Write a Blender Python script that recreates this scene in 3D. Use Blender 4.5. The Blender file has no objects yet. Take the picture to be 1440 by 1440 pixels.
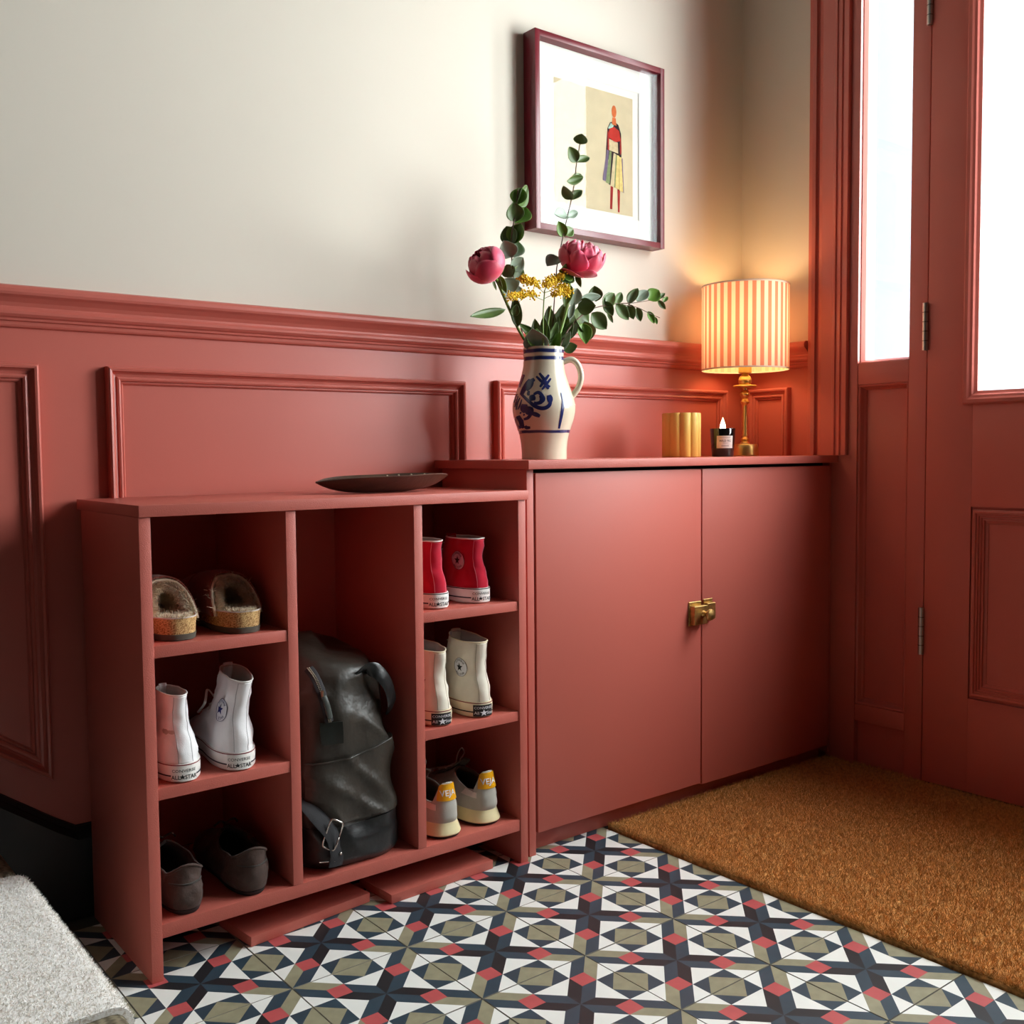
import bpy, bmesh, math, random
import numpy as np
from mathutils import Vector, Matrix, noise as mnoise

random.seed(7); rng = np.random.default_rng(7)
R = math.radians; PI = math.pi
sc = bpy.context.scene
COL = sc.collection

# ------------------------------------------------------------------ camera
CAM = Vector((-0.6502, -1.3557, 0.7868))
YAW, PITCH, ROLL, FPX = 0.90238, -0.05868, -0.00903, 1441.65
_f = Vector((math.cos(YAW)*math.cos(PITCH), math.sin(YAW)*math.cos(PITCH), math.sin(PITCH)))
_r0 = Vector((math.sin(YAW), -math.cos(YAW), 0)); _u0 = _r0.cross(_f)
_r = _r0*math.cos(ROLL) + _u0*math.sin(ROLL); _u = -_r0*math.sin(ROLL) + _u0*math.cos(ROLL)
cam = bpy.data.cameras.new('camera'); camo = bpy.data.objects.new('camera', cam); COL.objects.link(camo)
camo.matrix_world = Matrix(((_r.x, _u.x, -_f.x, CAM.x), (_r.y, _u.y, -_f.y, CAM.y), (_r.z, _u.z, -_f.z, CAM.z), (0, 0, 0, 1)))
cam.sensor_width = 36; cam.lens = 36*FPX/1440; cam.clip_start = 0.02
sc.camera = camo
def at(px, py, Y):
    """point of the room that stands at depth plane y=Y on the sight line of a photo pixel"""
    d = _f + _r*((px-720)/FPX) - _u*((py-720)/FPX)
    return CAM + d*((Y-CAM.y)/d.y)

# ------------------------------------------------------------------ sky, daylight, exposure
SKY = 25.0
w = bpy.data.worlds.new('sky'); sc.world = w; w.use_nodes = True
bg = w.node_tree.nodes['Background']; bg.inputs[0].default_value = (1.0, 0.99, 0.975, 1); bg.inputs[1].default_value = SKY
def portal(name, loc, sy, sz):
    l = bpy.data.lights.new(name, 'AREA'); l.shape = 'RECTANGLE'; l.size = sz; l.size_y = sy
    l.cycles.is_portal = True
    o = bpy.data.objects.new(name, l); COL.objects.link(o); o.location = loc; o.rotation_euler = (0, R(90), 0)
portal('daylight_door_glass', (1.68, -0.527, 1.44), 0.66, 1.1)
portal('daylight_side_glass', (1.68, 0.02, 1.57), 0.16, 1.2)
portal('daylight_added_window', (1.68, -1.225, 1.45), 0.38, 1.4)  # daylight through the added window, out of view
vs = sc.view_settings
vs.view_transform = 'Standard'; vs.look = 'None'; vs.exposure = 0.0; vs.gamma = 1.0; vs.use_curve_mapping = False
try:
    sc.cycles.max_bounces = 10; sc.cycles.diffuse_bounces = 5; sc.cycles.transparent_max_bounces = 12
    sc.cycles.use_denoising = True; sc.cycles.caustics_reflective = False; sc.cycles.caustics_refractive = False
    sc.cycles.sample_clamp_indirect = 6.0
except Exception: pass

# ------------------------------------------------------------------ materials
def lin(c): 
    c = c/255.0
    return c/12.92 if c <= 0.04045 else ((c+0.055)/1.055)**2.4
def rgb(r, g, b): return (lin(r), lin(g), lin(b), 1)
class NT:
    def __init__(s, m): s.t = m.node_tree; s.n = s.t.nodes; s.l = s.t.links
    def new(s, typ, **kw):
        n = s.n.new(typ)
        for k, v in kw.items(): setattr(n, k, v)
        return n
    def link(s, a, b): s.l.new(a, b)
MATS = {}
def mat(name, color, rough=0.5, metal=0.0, spec=0.5, bump=None, var=None, coat=0, sheen=0, emit=None, trans=0):
    """principled surface; bump=(scale,strength,distance,detail), var=(scale,amount) mottles the colour"""
    m = bpy.data.materials.new(name); m.use_nodes = True; nt = NT(m)
    b = m.node_tree.nodes['Principled BSDF']
    b.inputs['Base Color'].default_value = color; b.inputs['Roughness'].default_value = rough
    b.inputs['Metallic'].default_value = metal; b.inputs['Specular IOR Level'].default_value = spec
    b.inputs['Coat Weight'].default_value = coat; b.inputs['Sheen Weight'].default_value = sheen
    if emit: b.inputs['Emission Color'].default_value = emit[0]; b.inputs['Emission Strength'].default_value = emit[1]
    if trans: b.inputs['Transmission Weight'].default_value = trans
    if bump or var: tc = nt.new('ShaderNodeTexCoord')
    if var:
        n = nt.new('ShaderNodeTexNoise'); n.inputs['Scale'].default_value = var[0]; n.inputs['Detail'].default_value = 5
        nt.link(tc.outputs['Object'], n.inputs['Vector'])
        mx = nt.new('ShaderNodeMix', data_type='RGBA'); a = var[1]
        mx.inputs[6].default_value = tuple(max(0, c*(1-a)) for c in color[:3])+(1,)
        mx.inputs[7].default_value = tuple(min(1, c*(1+a)) for c in color[:3])+(1,)
        rp = nt.new('ShaderNodeMapRange'); rp.inputs[1].default_value = 0.3; rp.inputs[2].default_value = 0.7
        nt.link(n.outputs['Fac'], rp.inputs[0]); nt.link(rp.outputs[0], mx.inputs[0]); nt.link(mx.outputs[2], b.inputs['Base Color'])
    if bump:
        n = nt.new('ShaderNodeTexNoise'); n.inputs['Scale'].default_value = bump[0]; n.inputs['Detail'].default_value = bump[3] if len(bump) > 3 else 3
        nt.link(tc.outputs['Object'], n.inputs['Vector'])
        bp = nt.new('ShaderNodeBump'); bp.inputs['Strength'].default_value = bump[1]; bp.inputs['Distance'].default_value = bump[2]
        nt.link(n.outputs['Fac'], bp.inputs['Height']); nt.link(bp.outputs['Normal'], b.inputs['Normal'])
    MATS[name] = m; return m
def bsdf(m): return m.node_tree.nodes['Principled BSDF']

RED = rgb(192, 100, 87)
paint = mat('terracotta_paint', RED, 0.36, spec=0.5, bump=(420, 0.10, 0.0006, 2), var=(2.5, 0.03))
paint_roller = mat('terracotta_roller_paint', RED, 0.42, spec=0.45, bump=(650, 0.45, 0.0010, 2), var=(3, 0.03))
paint_matt = mat('terracotta_eggshell', RED, 0.45, spec=0.4, bump=(300, 0.08, 0.0006, 2), var=(2, 0.03))
plaster = mat('plaster_offwhite', rgb(218, 210, 196), 0.8, spec=0.25, bump=(30, 0.06, 0.004, 6), var=(1.5, 0.015))
ceil_m = mat('ceiling_darkened', rgb(120, 116, 110), 0.9, spec=0.2)  # white ceiling darkened to grey so it bounces less light
hall_m = mat('hall_wall', rgb(70, 58, 54), 0.85, spec=0.2)
black_paint = mat('black_gloss_paint', rgb(22, 27, 28), 0.35, bump=(60, 0.1, 0.002))
steel = mat('brushed_steel', rgb(190, 186, 178), 0.32, metal=1.0)
brass = mat('polished_brass', rgb(222, 184, 110), 0.33, metal=1.0, var=(60, 0.08))
brass_old = mat('aged_brass', rgb(198, 166, 104), 0.42, metal=1.0, var=(120, 0.25))
dark = mat('inner_shade', rgb(16, 12, 12), 0.9)
ceramic = mat('vase_stoneware', rgb(214, 203, 180), 0.18, spec=0.6, coat=0.3, var=(14, 0.05))
cobalt = mat('cobalt_brush', rgb(32, 42, 96), 0.25, coat=0.3, var=(60, 0.35))
leaf_d = mat('leaf_dark', rgb(82, 106, 50), 0.45, var=(30, 0.25))
leaf_b = mat('leaf_bright', rgb(98, 138, 46), 0.45, var=(30, 0.2))
leaf_g = mat('leaf_greygreen', rgb(136, 152, 134), 0.5, var=(30, 0.15))
stem_g = mat('stem_green', rgb(112, 140, 58), 0.5, var=(40, 0.2))
stem_b = mat('stem_brown', rgb(92, 66, 48), 0.6, var=(60, 0.2))
petal = mat('peony_petal', rgb(222, 68, 104), 0.5, sheen=0.3, var=(18, 0.22))
petal_d = mat('peony_petal_deep', rgb(196, 40, 72), 0.5, sheen=0.3, var=(18, 0.2))
petal_l = mat('peony_petal_pale', rgb(240, 140, 160), 0.5, sheen=0.3, var=(40, 0.2))
yellow_f = mat('goldenrod', rgb(226, 190, 40), 0.7, var=(200, 0.3))
frame_m = mat('burgundy_lacquer', rgb(106, 22, 34), 0.3, bump=(200, 0.05, 0.0004))
passe = mat('mount_board', rgb(228, 227, 222), 0.9, spec=0.1)
wax_y = mat('yellow_ribbed_ceramic', rgb(226, 184, 92), 0.45, spec=0.4)
jar_m = mat('black_glass', rgb(12, 12, 14), 0.06, spec=0.6, coat=0.4)
paper = mat('label_paper', rgb(232, 226, 218), 0.8)
ink = mat('black_ink', rgb(28, 26, 26), 0.6)
wood_d = mat('dark_carved_wood', rgb(62, 42, 30), 0.3, spec=0.5, bump=(90, 0.3, 0.002), var=(25, 0.35))
for mm in (leaf_d, leaf_b, leaf_g, petal, petal_d, petal_l): bsdf(mm).inputs['Subsurface Weight'].default_value = 0.0

def glass_mat(name, tint, gloss=1.0):
    m = bpy.data.materials.new(name); m.use_nodes = True; nt = NT(m); nt.n.clear()
    out = nt.new('ShaderNodeOutputMaterial'); tr = nt.new('ShaderNodeBsdfTransparent'); gl = nt.new('ShaderNodeBsdfGlossy')
    tr.inputs[0].default_value = tint; gl.inputs[1].default_value = 0.02
    ge = nt.new('ShaderNodeNewGeometry'); dp = nt.new('ShaderNodeVectorMath', operation='DOT_PRODUCT'); nt.link(ge.outputs['Incoming'], dp.inputs[0]); nt.link(ge.outputs['Normal'], dp.inputs[1])
    ab = nt.new('ShaderNodeMath', operation='ABSOLUTE'); nt.link(dp.outputs['Value'], ab.inputs[0])
    om = nt.new('ShaderNodeMath', operation='SUBTRACT'); om.inputs[0].default_value = 1; nt.link(ab.outputs[0], om.inputs[1])
    p5 = nt.new('ShaderNodeMath', operation='POWER'); p5.inputs[1].default_value = 5; nt.link(om.outputs[0], p5.inputs[0])
    mu = nt.new('ShaderNodeMath', operation='MULTIPLY_ADD'); mu.inputs[1].default_value = .95*gloss; mu.inputs[2].default_value = .04*gloss; nt.link(p5.outputs[0], mu.inputs[0])
    mx = nt.new('ShaderNodeMixShader'); nt.link(mu.outputs[0], mx.inputs[0])
    nt.link(tr.outputs[0], mx.inputs[1]); nt.link(gl.outputs[0], mx.inputs[2]); nt.link(mx.outputs[0], out.inputs[0]); return m
pane_m = glass_mat('window_glass', (0.93, 0.97, 0.98, 1))
picglass_m = glass_mat('picture_glass', (0.98, 0.99, 0.985, 1), 0.27)

# ------------------------------------------------------------------ helpers
WORLD_ROOT = set()
def wmat(o):
    if o.parent is None: return o.matrix_basis.copy()
    return wmat(o.parent) @ o.matrix_parent_inverse @ o.matrix_basis
def put(o, parent):
    COL.objects.link(o)
    if parent is not None:
        o.parent = parent
        top = parent
        while top.parent: top = top.parent
        if top.name in WORLD_ROOT: o.matrix_parent_inverse = wmat(parent).inverted()
    return o
def mesh(name, verts, faces, m=None, parent=None, smooth=False, mats=None, fm=None, angle=None):
    me = bpy.data.meshes.new(name); me.from_pydata([tuple(v) for v in verts], [], [tuple(f) for f in faces])
    for mm in (mats or ([m] if m else [])): me.materials.append(mm)
    if fm is not None: me.polygons.foreach_set('material_index', fm)
    if smooth: me.polygons.foreach_set('use_smooth', [True]*len(me.polygons))
    me.update()
    o = bpy.data.objects.new(name, me); put(o, parent)
    if smooth and angle:
        try: me.set_sharp_from_angle(angle=R(angle))
        except Exception: pass
    return o
def bm_obj(name, bm, m, parent=None, smooth=False, angle=40):
    me = bpy.data.meshes.new(name); bm.normal_update(); bm.to_mesh(me); bm.free(); me.materials.append(m)
    if smooth:
        me.polygons.foreach_set('use_smooth', [True]*len(me.polygons))
        try: me.set_sharp_from_angle(angle=R(angle))
        except Exception: pass
    o = bpy.data.objects.new(name, me); put(o, parent); return o
def add_box(bm, x0, x1, y0, y1, z0, z1, M=None):
    vs_ = [bm.verts.new((x, y, z)) for z in (z0, z1) for y in (y0, y1) for x in (x0, x1)]
    if M is not None:
        for v in vs_: v.co = M @ v.co
    q = [(0, 2, 3, 1), (4, 5, 7, 6), (0, 1, 5, 4), (1, 3, 7, 5), (3, 2, 6, 7), (2, 0, 4, 6)]
    return [bm.faces.new([vs_[i] for i in f]) for f in q]
def box(name, x0, x1, y0, y1, z0, z1, m, parent=None, bevel=0.0015, seg=2, M=None):
    bm = bmesh.new(); add_box(bm, x0, x1, y0, y1, z0, z1, M)
    if bevel: bmesh.ops.bevel(bm, geom=list(bm.edges), offset=bevel, segments=seg, affect='EDGES', profile=0.6)
    return bm_obj(name, bm, m, parent, smooth=bool(bevel), angle=50)
def tag(o, label=None, cat=None, group=None, kind=None):
    if label: o['label'] = label
    if cat: o['category'] = cat
    if group: o['group'] = group
    if kind: o['kind'] = kind
    return o
def thing(name, label, cat, loc=(0, 0, 0), rz=0, group=None, world=True, kind=None):
    o = bpy.data.objects.new(name, None); o.empty_display_size = 0.05; COL.objects.link(o)
    o.location = loc; o.rotation_euler = (0, 0, rz)
    o.matrix_basis = Matrix.Translation(loc) @ Matrix.Rotation(rz, 4, 'Z')
    if world: WORLD_ROOT.add(o.name)
    return tag(o, label, cat, group, kind)
def grid_faces(n, m_, wrap=False):
    """faces for n rows of m_ points"""
    F = []
    for i in range(n-1):
        for j in range(m_ if wrap else m_-1):
            k = (j+1) % m_
            F.append((i*m_+j, i*m_+k, (i+1)*m_+k, (i+1)*m_+j))
    return F
def loft(name, rings, m, parent=None, cap0=True, cap1=True, smooth=True, angle=60, wrap=True):
    n = len(rings[0]); V = [p for r_ in rings for p in r_]; F = grid_faces(len(rings), n, wrap)
    if cap0: F.append(tuple(range(n-1, -1, -1)))
    if cap1: F.append(tuple((len(rings)-1)*n+i for i in range(n)))
    return mesh(name, V, F, m, parent, smooth, angle=angle)
def lathe(name, prof, m, parent=None, n=48, M=None, angle=35, cap0=True, cap1=True):
    rings = []
    for r_, z in prof:
        rings.append([Vector((r_*math.cos(2*PI*i/n), r_*math.sin(2*PI*i/n), z)) for i in range(n)])
    if M is not None: rings = [[M @ p for p in r_] for r_ in rings]
    return loft(name, rings, m, parent, cap0, cap1, angle=angle)
def catmull(pts, k=6):
    P = [Vector(p) for p in pts]; P = [P[0]*2-P[1]] + P + [P[-1]*2-P[-2]]; out = []
    for i in range(1, len(P)-2):
        for s in range(k):
            t = s/k; a, b, c, d = P[i-1], P[i], P[i+1], P[i+2]
            out.append(0.5*((2*b)+(c-a)*t+(2*a-5*b+4*c-d)*t*t+(3*b-a-3*c+d)*t**3))
    out.append(P[-2]); return out
def tube_geo(pts, rad, n=8, flat=1.0, up=None):
    pts = [Vector(p) for p in pts]; V = []; N = len(pts); 
    prev = None
    for i, p in enumerate(pts):
        t = (pts[min(i+1, N-1)]-pts[max(i-1, 0)]).normalized()
        a = up.copy() if up is not None else (prev if prev is not None else (Vector((0, 0, 1)) if abs(t.z) < 0.9 else Vector((1, 0, 0))))
        s = t.cross(a).normalized(); b = s.cross(t).normalized(); prev = b
        r_ = rad[i] if hasattr(rad, '__len__') else rad
        for k in range(n):
            an = 2*PI*k/n; V.append(p + s*(r_*math.cos(an)) + b*(r_*flat*math.sin(an)))
    F = grid_faces(N, n, True); F.append(tuple(range(n-1, -1, -1))); F.append(tuple((N-1)*n+i for i in range(n)))
    return V, F
def tube(name, pts, rad, m, parent=None, n=8, flat=1.0, up=None):
    V, F = tube_geo(pts, rad, n, flat, up); return mesh(name, V, F, m, parent, True, angle=70)
def join_geo(parts):
    V = []; F = []
    for v, f in parts:
        o = len(V); V += list(v); F += [tuple(i+o for i in q) for q in f]
    return V, F
def ico(r_, c=(0, 0, 0), sub=1):
    bm = bmesh.new(); bmesh.ops.create_icosphere(bm, subdivisions=sub, radius=r_)
    bm.verts.ensure_lookup_table(); V = [v.co+Vector(c) for v in bm.verts]; F = [tuple(v.index for v in f.verts) for f in bm.faces]; bm.free(); return V, F
_TX = {}
def text_geo(s, bold=0.0):
    """flat lettering, unit cap height about 0.7, centred on the origin"""
    if (s, bold) in _TX: return _TX[(s, bold)]
    cu = bpy.data.curves.new('lettering', 'FONT'); cu.body = s; cu.size = 1; cu.align_x = 'CENTER'; cu.resolution_u = 2; cu.offset = bold
    o = bpy.data.objects.new('lettering', cu); COL.objects.link(o); dg = bpy.context.evaluated_depsgraph_get()
    me = bpy.data.meshes.new_from_object(o.evaluated_get(dg))
    bm = bmesh.new(); bm.from_mesh(me); bmesh.ops.triangulate(bm, faces=list(bm.faces)); bm.verts.ensure_lookup_table()
    V = [(v.co.x, v.co.y-0.35) for v in bm.verts]; F = [tuple(v.index for v in f.verts) for f in bm.faces]; bm.free()
    bpy.data.meshes.remove(me); bpy.data.objects.remove(o); bpy.data.curves.remove(cu)
    _TX[(s, bold)] = (V, F); return V, F
def offset_poly(poly, d):
    """inset a counter-clockwise polygon by d (2-D)"""
    n = len(poly); out = []
    for i in range(n):
        p0, p1, p2 = Vector(poly[i-1]), Vector(poly[i]), Vector(poly[(i+1) % n])
        a = (p1-p0).normalized(); b = (p2-p1).normalized()
        na = Vector((-a.y, a.x)); nb = Vector((-b.y, b.x)); k = na+nb
        out.append(p1 + k*(d/max(0.2, 1+na.dot(nb))))
    return out
def moulding(name, poly, prof, to3, m, parent=None, open_edges=(), kind=None):
    """sweep a profile [(inset, height)] around polygon poly, mitred; to3(u,v,h)->point"""
    n = len(poly); rings = [[to3(p.x, p.y, h) for p in offset_poly(poly, d)] for d, h in prof]
    V = [p for r_ in rings for p in r_]; F = []
    for i in range(len(prof)-1):
        for j in range(n):
            if j in open_edges: continue
            k = (j+1) % n; F.append((i*n+j, i*n+k, (i+1)*n+k, (i+1)*n+j))
    o = mesh(name, V, F, m, parent)
    for p in o.data.polygons: p.use_smooth = False
    return o
def extrude_prof(name, prof3a, prof3b, m, parent=None, smooth=False):
    n = len(prof3a); V = list(prof3a)+list(prof3b); F = [(i, (i+1) % n, n+(i+1) % n, n+i) for i in range(n)]
    F += [tuple(range(n-1, -1, -1)), tuple(range(n, 2*n))]
    return mesh(name, V, F, m, parent, smooth, angle=30)
def fibres(name, P, D, L, wid, m, parent):
    """many thin three-cornered blades: P base points, D directions (numpy Nx3)"""
    n = len(P); S = np.cross(D, rng.normal(size=(n, 3))); S /= np.linalg.norm(S, axis=1)[:, None]+1e-9
    V = np.empty((n, 3, 3)); wv = (wid*rng.uniform(0.6, 1.3, n))[:, None]
    V[:, 0] = P-S*wv; V[:, 1] = P+S*wv; V[:, 2] = P+D*L[:, None]
    me = bpy.data.meshes.new(name); me.vertices.add(n*3); me.loops.add(n*3); me.polygons.add(n)
    me.vertices.foreach_set('co', V.ravel()); me.loops.foreach_set('vertex_index', np.arange(n*3))
    me.polygons.foreach_set('loop_start', np.arange(0, n*3, 3)); me.polygons.foreach_set('loop_total', np.full(n, 3))
    me.materials.append(m); me.update(); me.validate()
    o = bpy.data.objects.new(name, me); put(o, parent); o['kind'] = 'stuff'; return o
# ------------------------------------------------------------------ the room
W = 0.457; XR = 1.580; ZC = 2.70; YB = -1.95; XL = -3.4
# floor: slab with tiles set in it
fl = thing('floor', None, None, (0, 0, 0), kind='structure')
grout = mat('grout', rgb(78, 74, 66), 0.9, bump=(300, 0.2, 0.001))
box('floor_slab', XL, 1.75, YB-0.1, W+0.1, -0.08, -0.0035, grout, fl, bevel=0)
t_white = mat('tile_white', rgb(236, 237, 231), 0.42, var=(25, 0.03), bump=(200, 0.05, 0.0005))
t_black = mat('tile_black', rgb(33, 34, 37), 0.42, var=(25, 0.12), bump=(200, 0.05, 0.0005))
t_navy = mat('tile_navy', rgb(47, 66, 78), 0.42, var=(25, 0.14), bump=(200, 0.05, 0.0005))
t_sand = mat('tile_sand', rgb(146, 142, 116), 0.42, var=(40, 0.14), bump=(200, 0.05, 0.0005))
t_red = mat('tile_red', rgb(186, 84, 84), 0.42, var=(40, 0.08), bump=(200, 0.05, 0.0005))
t_side = mat('tile_body', rgb(150, 146, 136), 0.8)
def make_tile():
    T = 0.2; g = 0.0011; s = (T/2-g); r = 0.145; h = 0.355
    polys = []
    for k in range(4):
        c, sn = [(1, 0), (0, 1), (-1, 0), (0, -1)][k]
        rot = lambda p: (c*p[0]-sn*p[1], sn*p[0]+c*p[1])
        a = 0.5-r; b = 0.5+r
        # arm towards corner (1,1): cw strip navy, ccw strip black; at the corner: cw navy, ccw sand seen from the corner
        P = [([(0, 0), (2*r, 0), (b, a), (a, a)], 2), ([(0, 0), (a, a), (a, b), (0, 2*r)], 1), ([(a, a), (b, a), (b, b), (a, b)], 4),
             ([(1, 1), (b, b), (b, a), (1, 1-2*r)], 3), ([(1, 1), (1-2*r, 1), (a, b), (b, b)], 2),
             ([(2*r, 0), (1-h, -h), (1-h, h)], 0), ([(1-h, h), (1, h), (1, 2*h)], 0), ([(1-h, -h), (1, -2*h), (1, -h)], 0),
             ([(1-h, 0), (1, h), (1-h, h)], 2), ([(1-h, 0), (1-h, -h), (1, -h)], 2), ([(1-h, 0), (1, -h), (1, h)], 3)]
        for q, m_ in P: polys.append(([rot(p) for p in q], m_))
    V = []; F = []; fm = []
    for q, m_ in polys:
        ar = sum(q[i][0]*q[(i+1) % len(q)][1]-q[(i+1) % len(q)][0]*q[i][1] for i in range(len(q)))
        if ar < 0: q = q[::-1]
        o = len(V); V += [(p[0]*s, p[1]*s, 0) for p in q]; F.append(tuple(range(o, o+len(q)))); fm.append(m_)
    o = len(V); e = s+0.0006; V += [(-s, -s, 0), (s, -s, 0), (s, s, 0), (-s, s, 0), (-e, -e, -.008), (e, -e, -.008), (e, e, -.008), (-e, e, -.008)]
    for i in range(4): F.append((o+i, o+4+i, o+4+(i+1) % 4, o+(i+1) % 4)); fm.append(5)
    me = bpy.data.meshes.new('tile'); me.from_pydata(V, [], F)
    for m_ in (t_white, t_black, t_navy, t_sand, t_red, t_side): me.materials.append(m_)
    me.polygons.foreach_set('material_index', fm); me.update(); return me
TM = make_tile(); MATX = 0.804
for i in range(-4, 4):
    for j in range(-10, 2):
        o = bpy.data.objects.new('tile', TM); COL.objects.link(o); o.parent = fl
        o.location = (i*0.2+0.1, j*0.2+0.1, random.uniform(-0.0004, 0.0002)); o.rotation_euler = (random.gauss(0, 0.0008), random.gauss(0, 0.0008), 0)

cg = box('ceiling', XL, 1.8, YB-0.1, W+0.1, ZC, ZC+0.08, ceil_m, None, bevel=0); tag(cg, kind='structure')
wf = box('wall_front', XL, 1.8, YB-.1, YB, -.05, ZC, hall_m, None, bevel=0); tag(wf, kind='structure')
wb = box('wall_back', XL-0.1, XL, YB-0.1, W+0.1, -0.05, ZC, hall_m, None, bevel=0); tag(wb, kind='structure')

# left wall: plaster above, painted wainscot below
wl = thing('wall_left', None, None, (0, W, 0), kind='structure')
mesh('plaster', [(XL, W, 1.03), (1.66, W, 1.03), (1.66, W, ZC), (XL, W, ZC), (XL, W+.1, 1.03), (1.66, W+.1, 1.03), (1.66, W+.1, ZC), (XL, W+.1, ZC)],
     [(0, 1, 2, 3), (7, 6, 5, 4), (0, 4, 5, 1), (3, 2, 6, 7), (0, 3, 7, 4), (1, 5, 6, 2)], plaster, wl)
wains = box('wainscot', XL, 1.66, W-0.0005, W+0.1, -0.02, 1.035, paint, wl, bevel=0)
PROF = [(0, 0), (0, .013), (.0012, .0165), (.004, .0185), (.0075, .0175), (.009, .0125), (.0125, .0085), (.0165, .0075), (.0175, .010), (.0205, .0112), (.0235, .0095), (.0245, .005), (.027, .0055), (.029, .0035), (.030, 0)]
toL = lambda u, v, h: Vector((u, W-0.0005-h, v))
moulding('panel_moulding', [(-.103, .60), (.646, .60), (.646, .938), (-.103, .938)], PROF, toL, paint, wains, open_edges=(0,))
moulding('panel_moulding', [(.731, .66), (1.506, .66), (1.506, .944), (.731, .944)], PROF, toL, paint, wains, open_edges=(0,))
moulding('panel_moulding', [(-.211, .937), (-.95, .937), (-.95, .245+.739*.70), (-.211, .245)], PROF, toL, paint, wains)
# chair rail
RAIL = [(0, .994), (.006, .996), (.008, .999), (.009, 1.004), (.013, 1.0055), (.014, 1.009), (.018, 1.011), (.0215, 1.015), (.022, 1.019), (.019, 1.0235), (.0185, 1.027), (.022, 1.033), (.029, 1.040), (.0345, 1.044), (.0365, 1.048), (.0365, 1.053), (.034, 1.0575), (.028, 1.060), (0, 1.061)]
tr1 = extrude_prof('trim_1', [(XL, W-p, z) for p, z in RAIL], [(XR-p, W-p, z) for p, z in RAIL], paint); tag(tr1, kind='structure')

# right wall: narrow return beside the side window, lintel above, pier beyond the door
wr = thing('wall_right', None, None, (XR, W, 0), kind='structure')
box('plaster_return', XR, XR+.1, .165, W+.05, 1.03, ZC, plaster, wr, bevel=0)
wr2 = box('wainscot_return', XR-.0005, XR+.1, .165, W+.05, -.02, 1.035, paint, wr, bevel=0)
bm = bmesh.new(); add_box(bm, XR, XR+.1, -1.475, .165, 2.60, ZC); add_box(bm, XR, XR+.1, YB-.05, -1.475, -.02, ZC); add_box(bm, XR, XR+.1, -1.475, -1.06, 2.20, 2.60)
bm_obj('plaster_pier', bm, plaster, wr)
toR = lambda u, v, h: Vector((XR-.0005-h, -u, v))      # u = -y
moulding('panel_moulding', [(-.427, .66), (-.293, .66), (-.293, .947), (-.427, .947)], PROF, toR, paint, wr2, open_edges=(0,))
tr2 = extrude_prof('trim_2', [(XR-p, W-p, z) for p, z in RAIL], [(XR-p, .229, z) for p, z in RAIL], paint); tag(tr2, kind='structure')
# moulded casing standing on the counter
CAS = [(.229, 0), (.229, .020), (.226, .024), (.216, .026), (.207, .024), (.205, .017), (.202, .015), (.199, .019), (.190, .021), (.158, .021), (.1555, .024), (.149, .024), (.147, .020), (.1415, .020), (.140, .025), (.133, .026), (.131, .022), (.126, .022), (.124, .028), (.113, .029), (.111, .026), (.111, 0)]
tr3 = extrude_prof('trim_3', [(XR-p, y, .7715) for y, p in CAS], [(XR-p, y, 2.62) for y, p in CAS], paint); tag(tr3, kind='structure')

# side window (fixed light) with panel below
XF = 1.562
wn = thing('window_1', None, None, (XF, .02, 0), kind='structure')
box('stile', XF, XF+.07, .0875, .168, 0, 2.20, paint, wn, .002)
box('stile', XF, XF+.07, -.0915, -.047, 0, 2.20, paint, wn, .002)
box('rail', XF+.001, XF+.069, -.0465, .087, .942, .994, paint, wn, .002)
box('rail', XF+.001, XF+.069, -.0465, .087, .116, .158, paint, wn, .002)
box('rail', XF+.001, XF+.069, -.0465, .087, 2.14, 2.20, paint, wn, .002)
pn = box('panel', XF+.022, XF+.04, -.0465, .087, .158, .942, paint, wn, 0)
PS = [(0, 0), (0, .018), (.003, .020), (.006, .018), (.010, .008), (.013, .004), (.014, 0)]
moulding('panel_bead', [(-.087, .158), (.0465, .158), (.0465, .942), (-.087, .942)], PS, lambda u, v, h: Vector((XF+.022-h, -u, v)), paint, pn)
box('kick_panel', XF+.016, XF+.04, -.0465, .087, 0, .116, paint, wn, 0)
moulding('glazing_bead', [(-.0875, .994), (.047, .994), (.047, 2.14), (-.0875, 2.14)], [(0, -.012), (.002, -.010), (.007, -.022), (.007, -.034)], lambda u, v, h: Vector((XF-h, -u, v)), paint, wn)
box('pane', XF+.036, XF+.040, -.0465, .087, .994, 2.14, pane_m, wn, 0)

# front door
XD = 1.556; DY0, DY1 = -.0965, -.962
dr = thing('door_1', None, None, (XD, -.095, 0), kind='structure')
GY0, GY1, GZ0, GZ1 = -.213, -.845, .9125, 1.985
PY0, PY1, PZ0, PZ1 = -.205, -.851, .226, .656
box('stile', XD, XD+.044, PY0, DY0, .012, 2.09, paint_matt, dr, .0015)
box('stile', XD, XD+.044, DY1, PY1, .012, 2.09, paint_matt, dr, .0015)
box('bottom_rail', XD, XD+.044, PY1, PY0, .012, PZ0, paint_matt, dr, .0008)
box('lock_rail', XD, XD+.044, PY1, PY0, PZ1, GZ0-.022, paint_matt, dr, .0008)
box('top_rail', XD, XD+.044, PY1, PY0, GZ1+.022, 2.09, paint_matt, dr, .0008)
box('muntin', XD, XD+.044, -.573, -.483, PZ0, PZ1, paint_matt, dr, .0008)
PD = [(0, 0), (0, -.004), (.0055, -.0045), (.006, .004), (.010, .007), (.0135, .006), (.0145, .002), (.0185, .003), (.0195, -.001), (.0235, 0), (.0245, -.004), (.029, -.003), (.030, -.008), (.036, -.009), (.037, -.013)]
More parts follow.
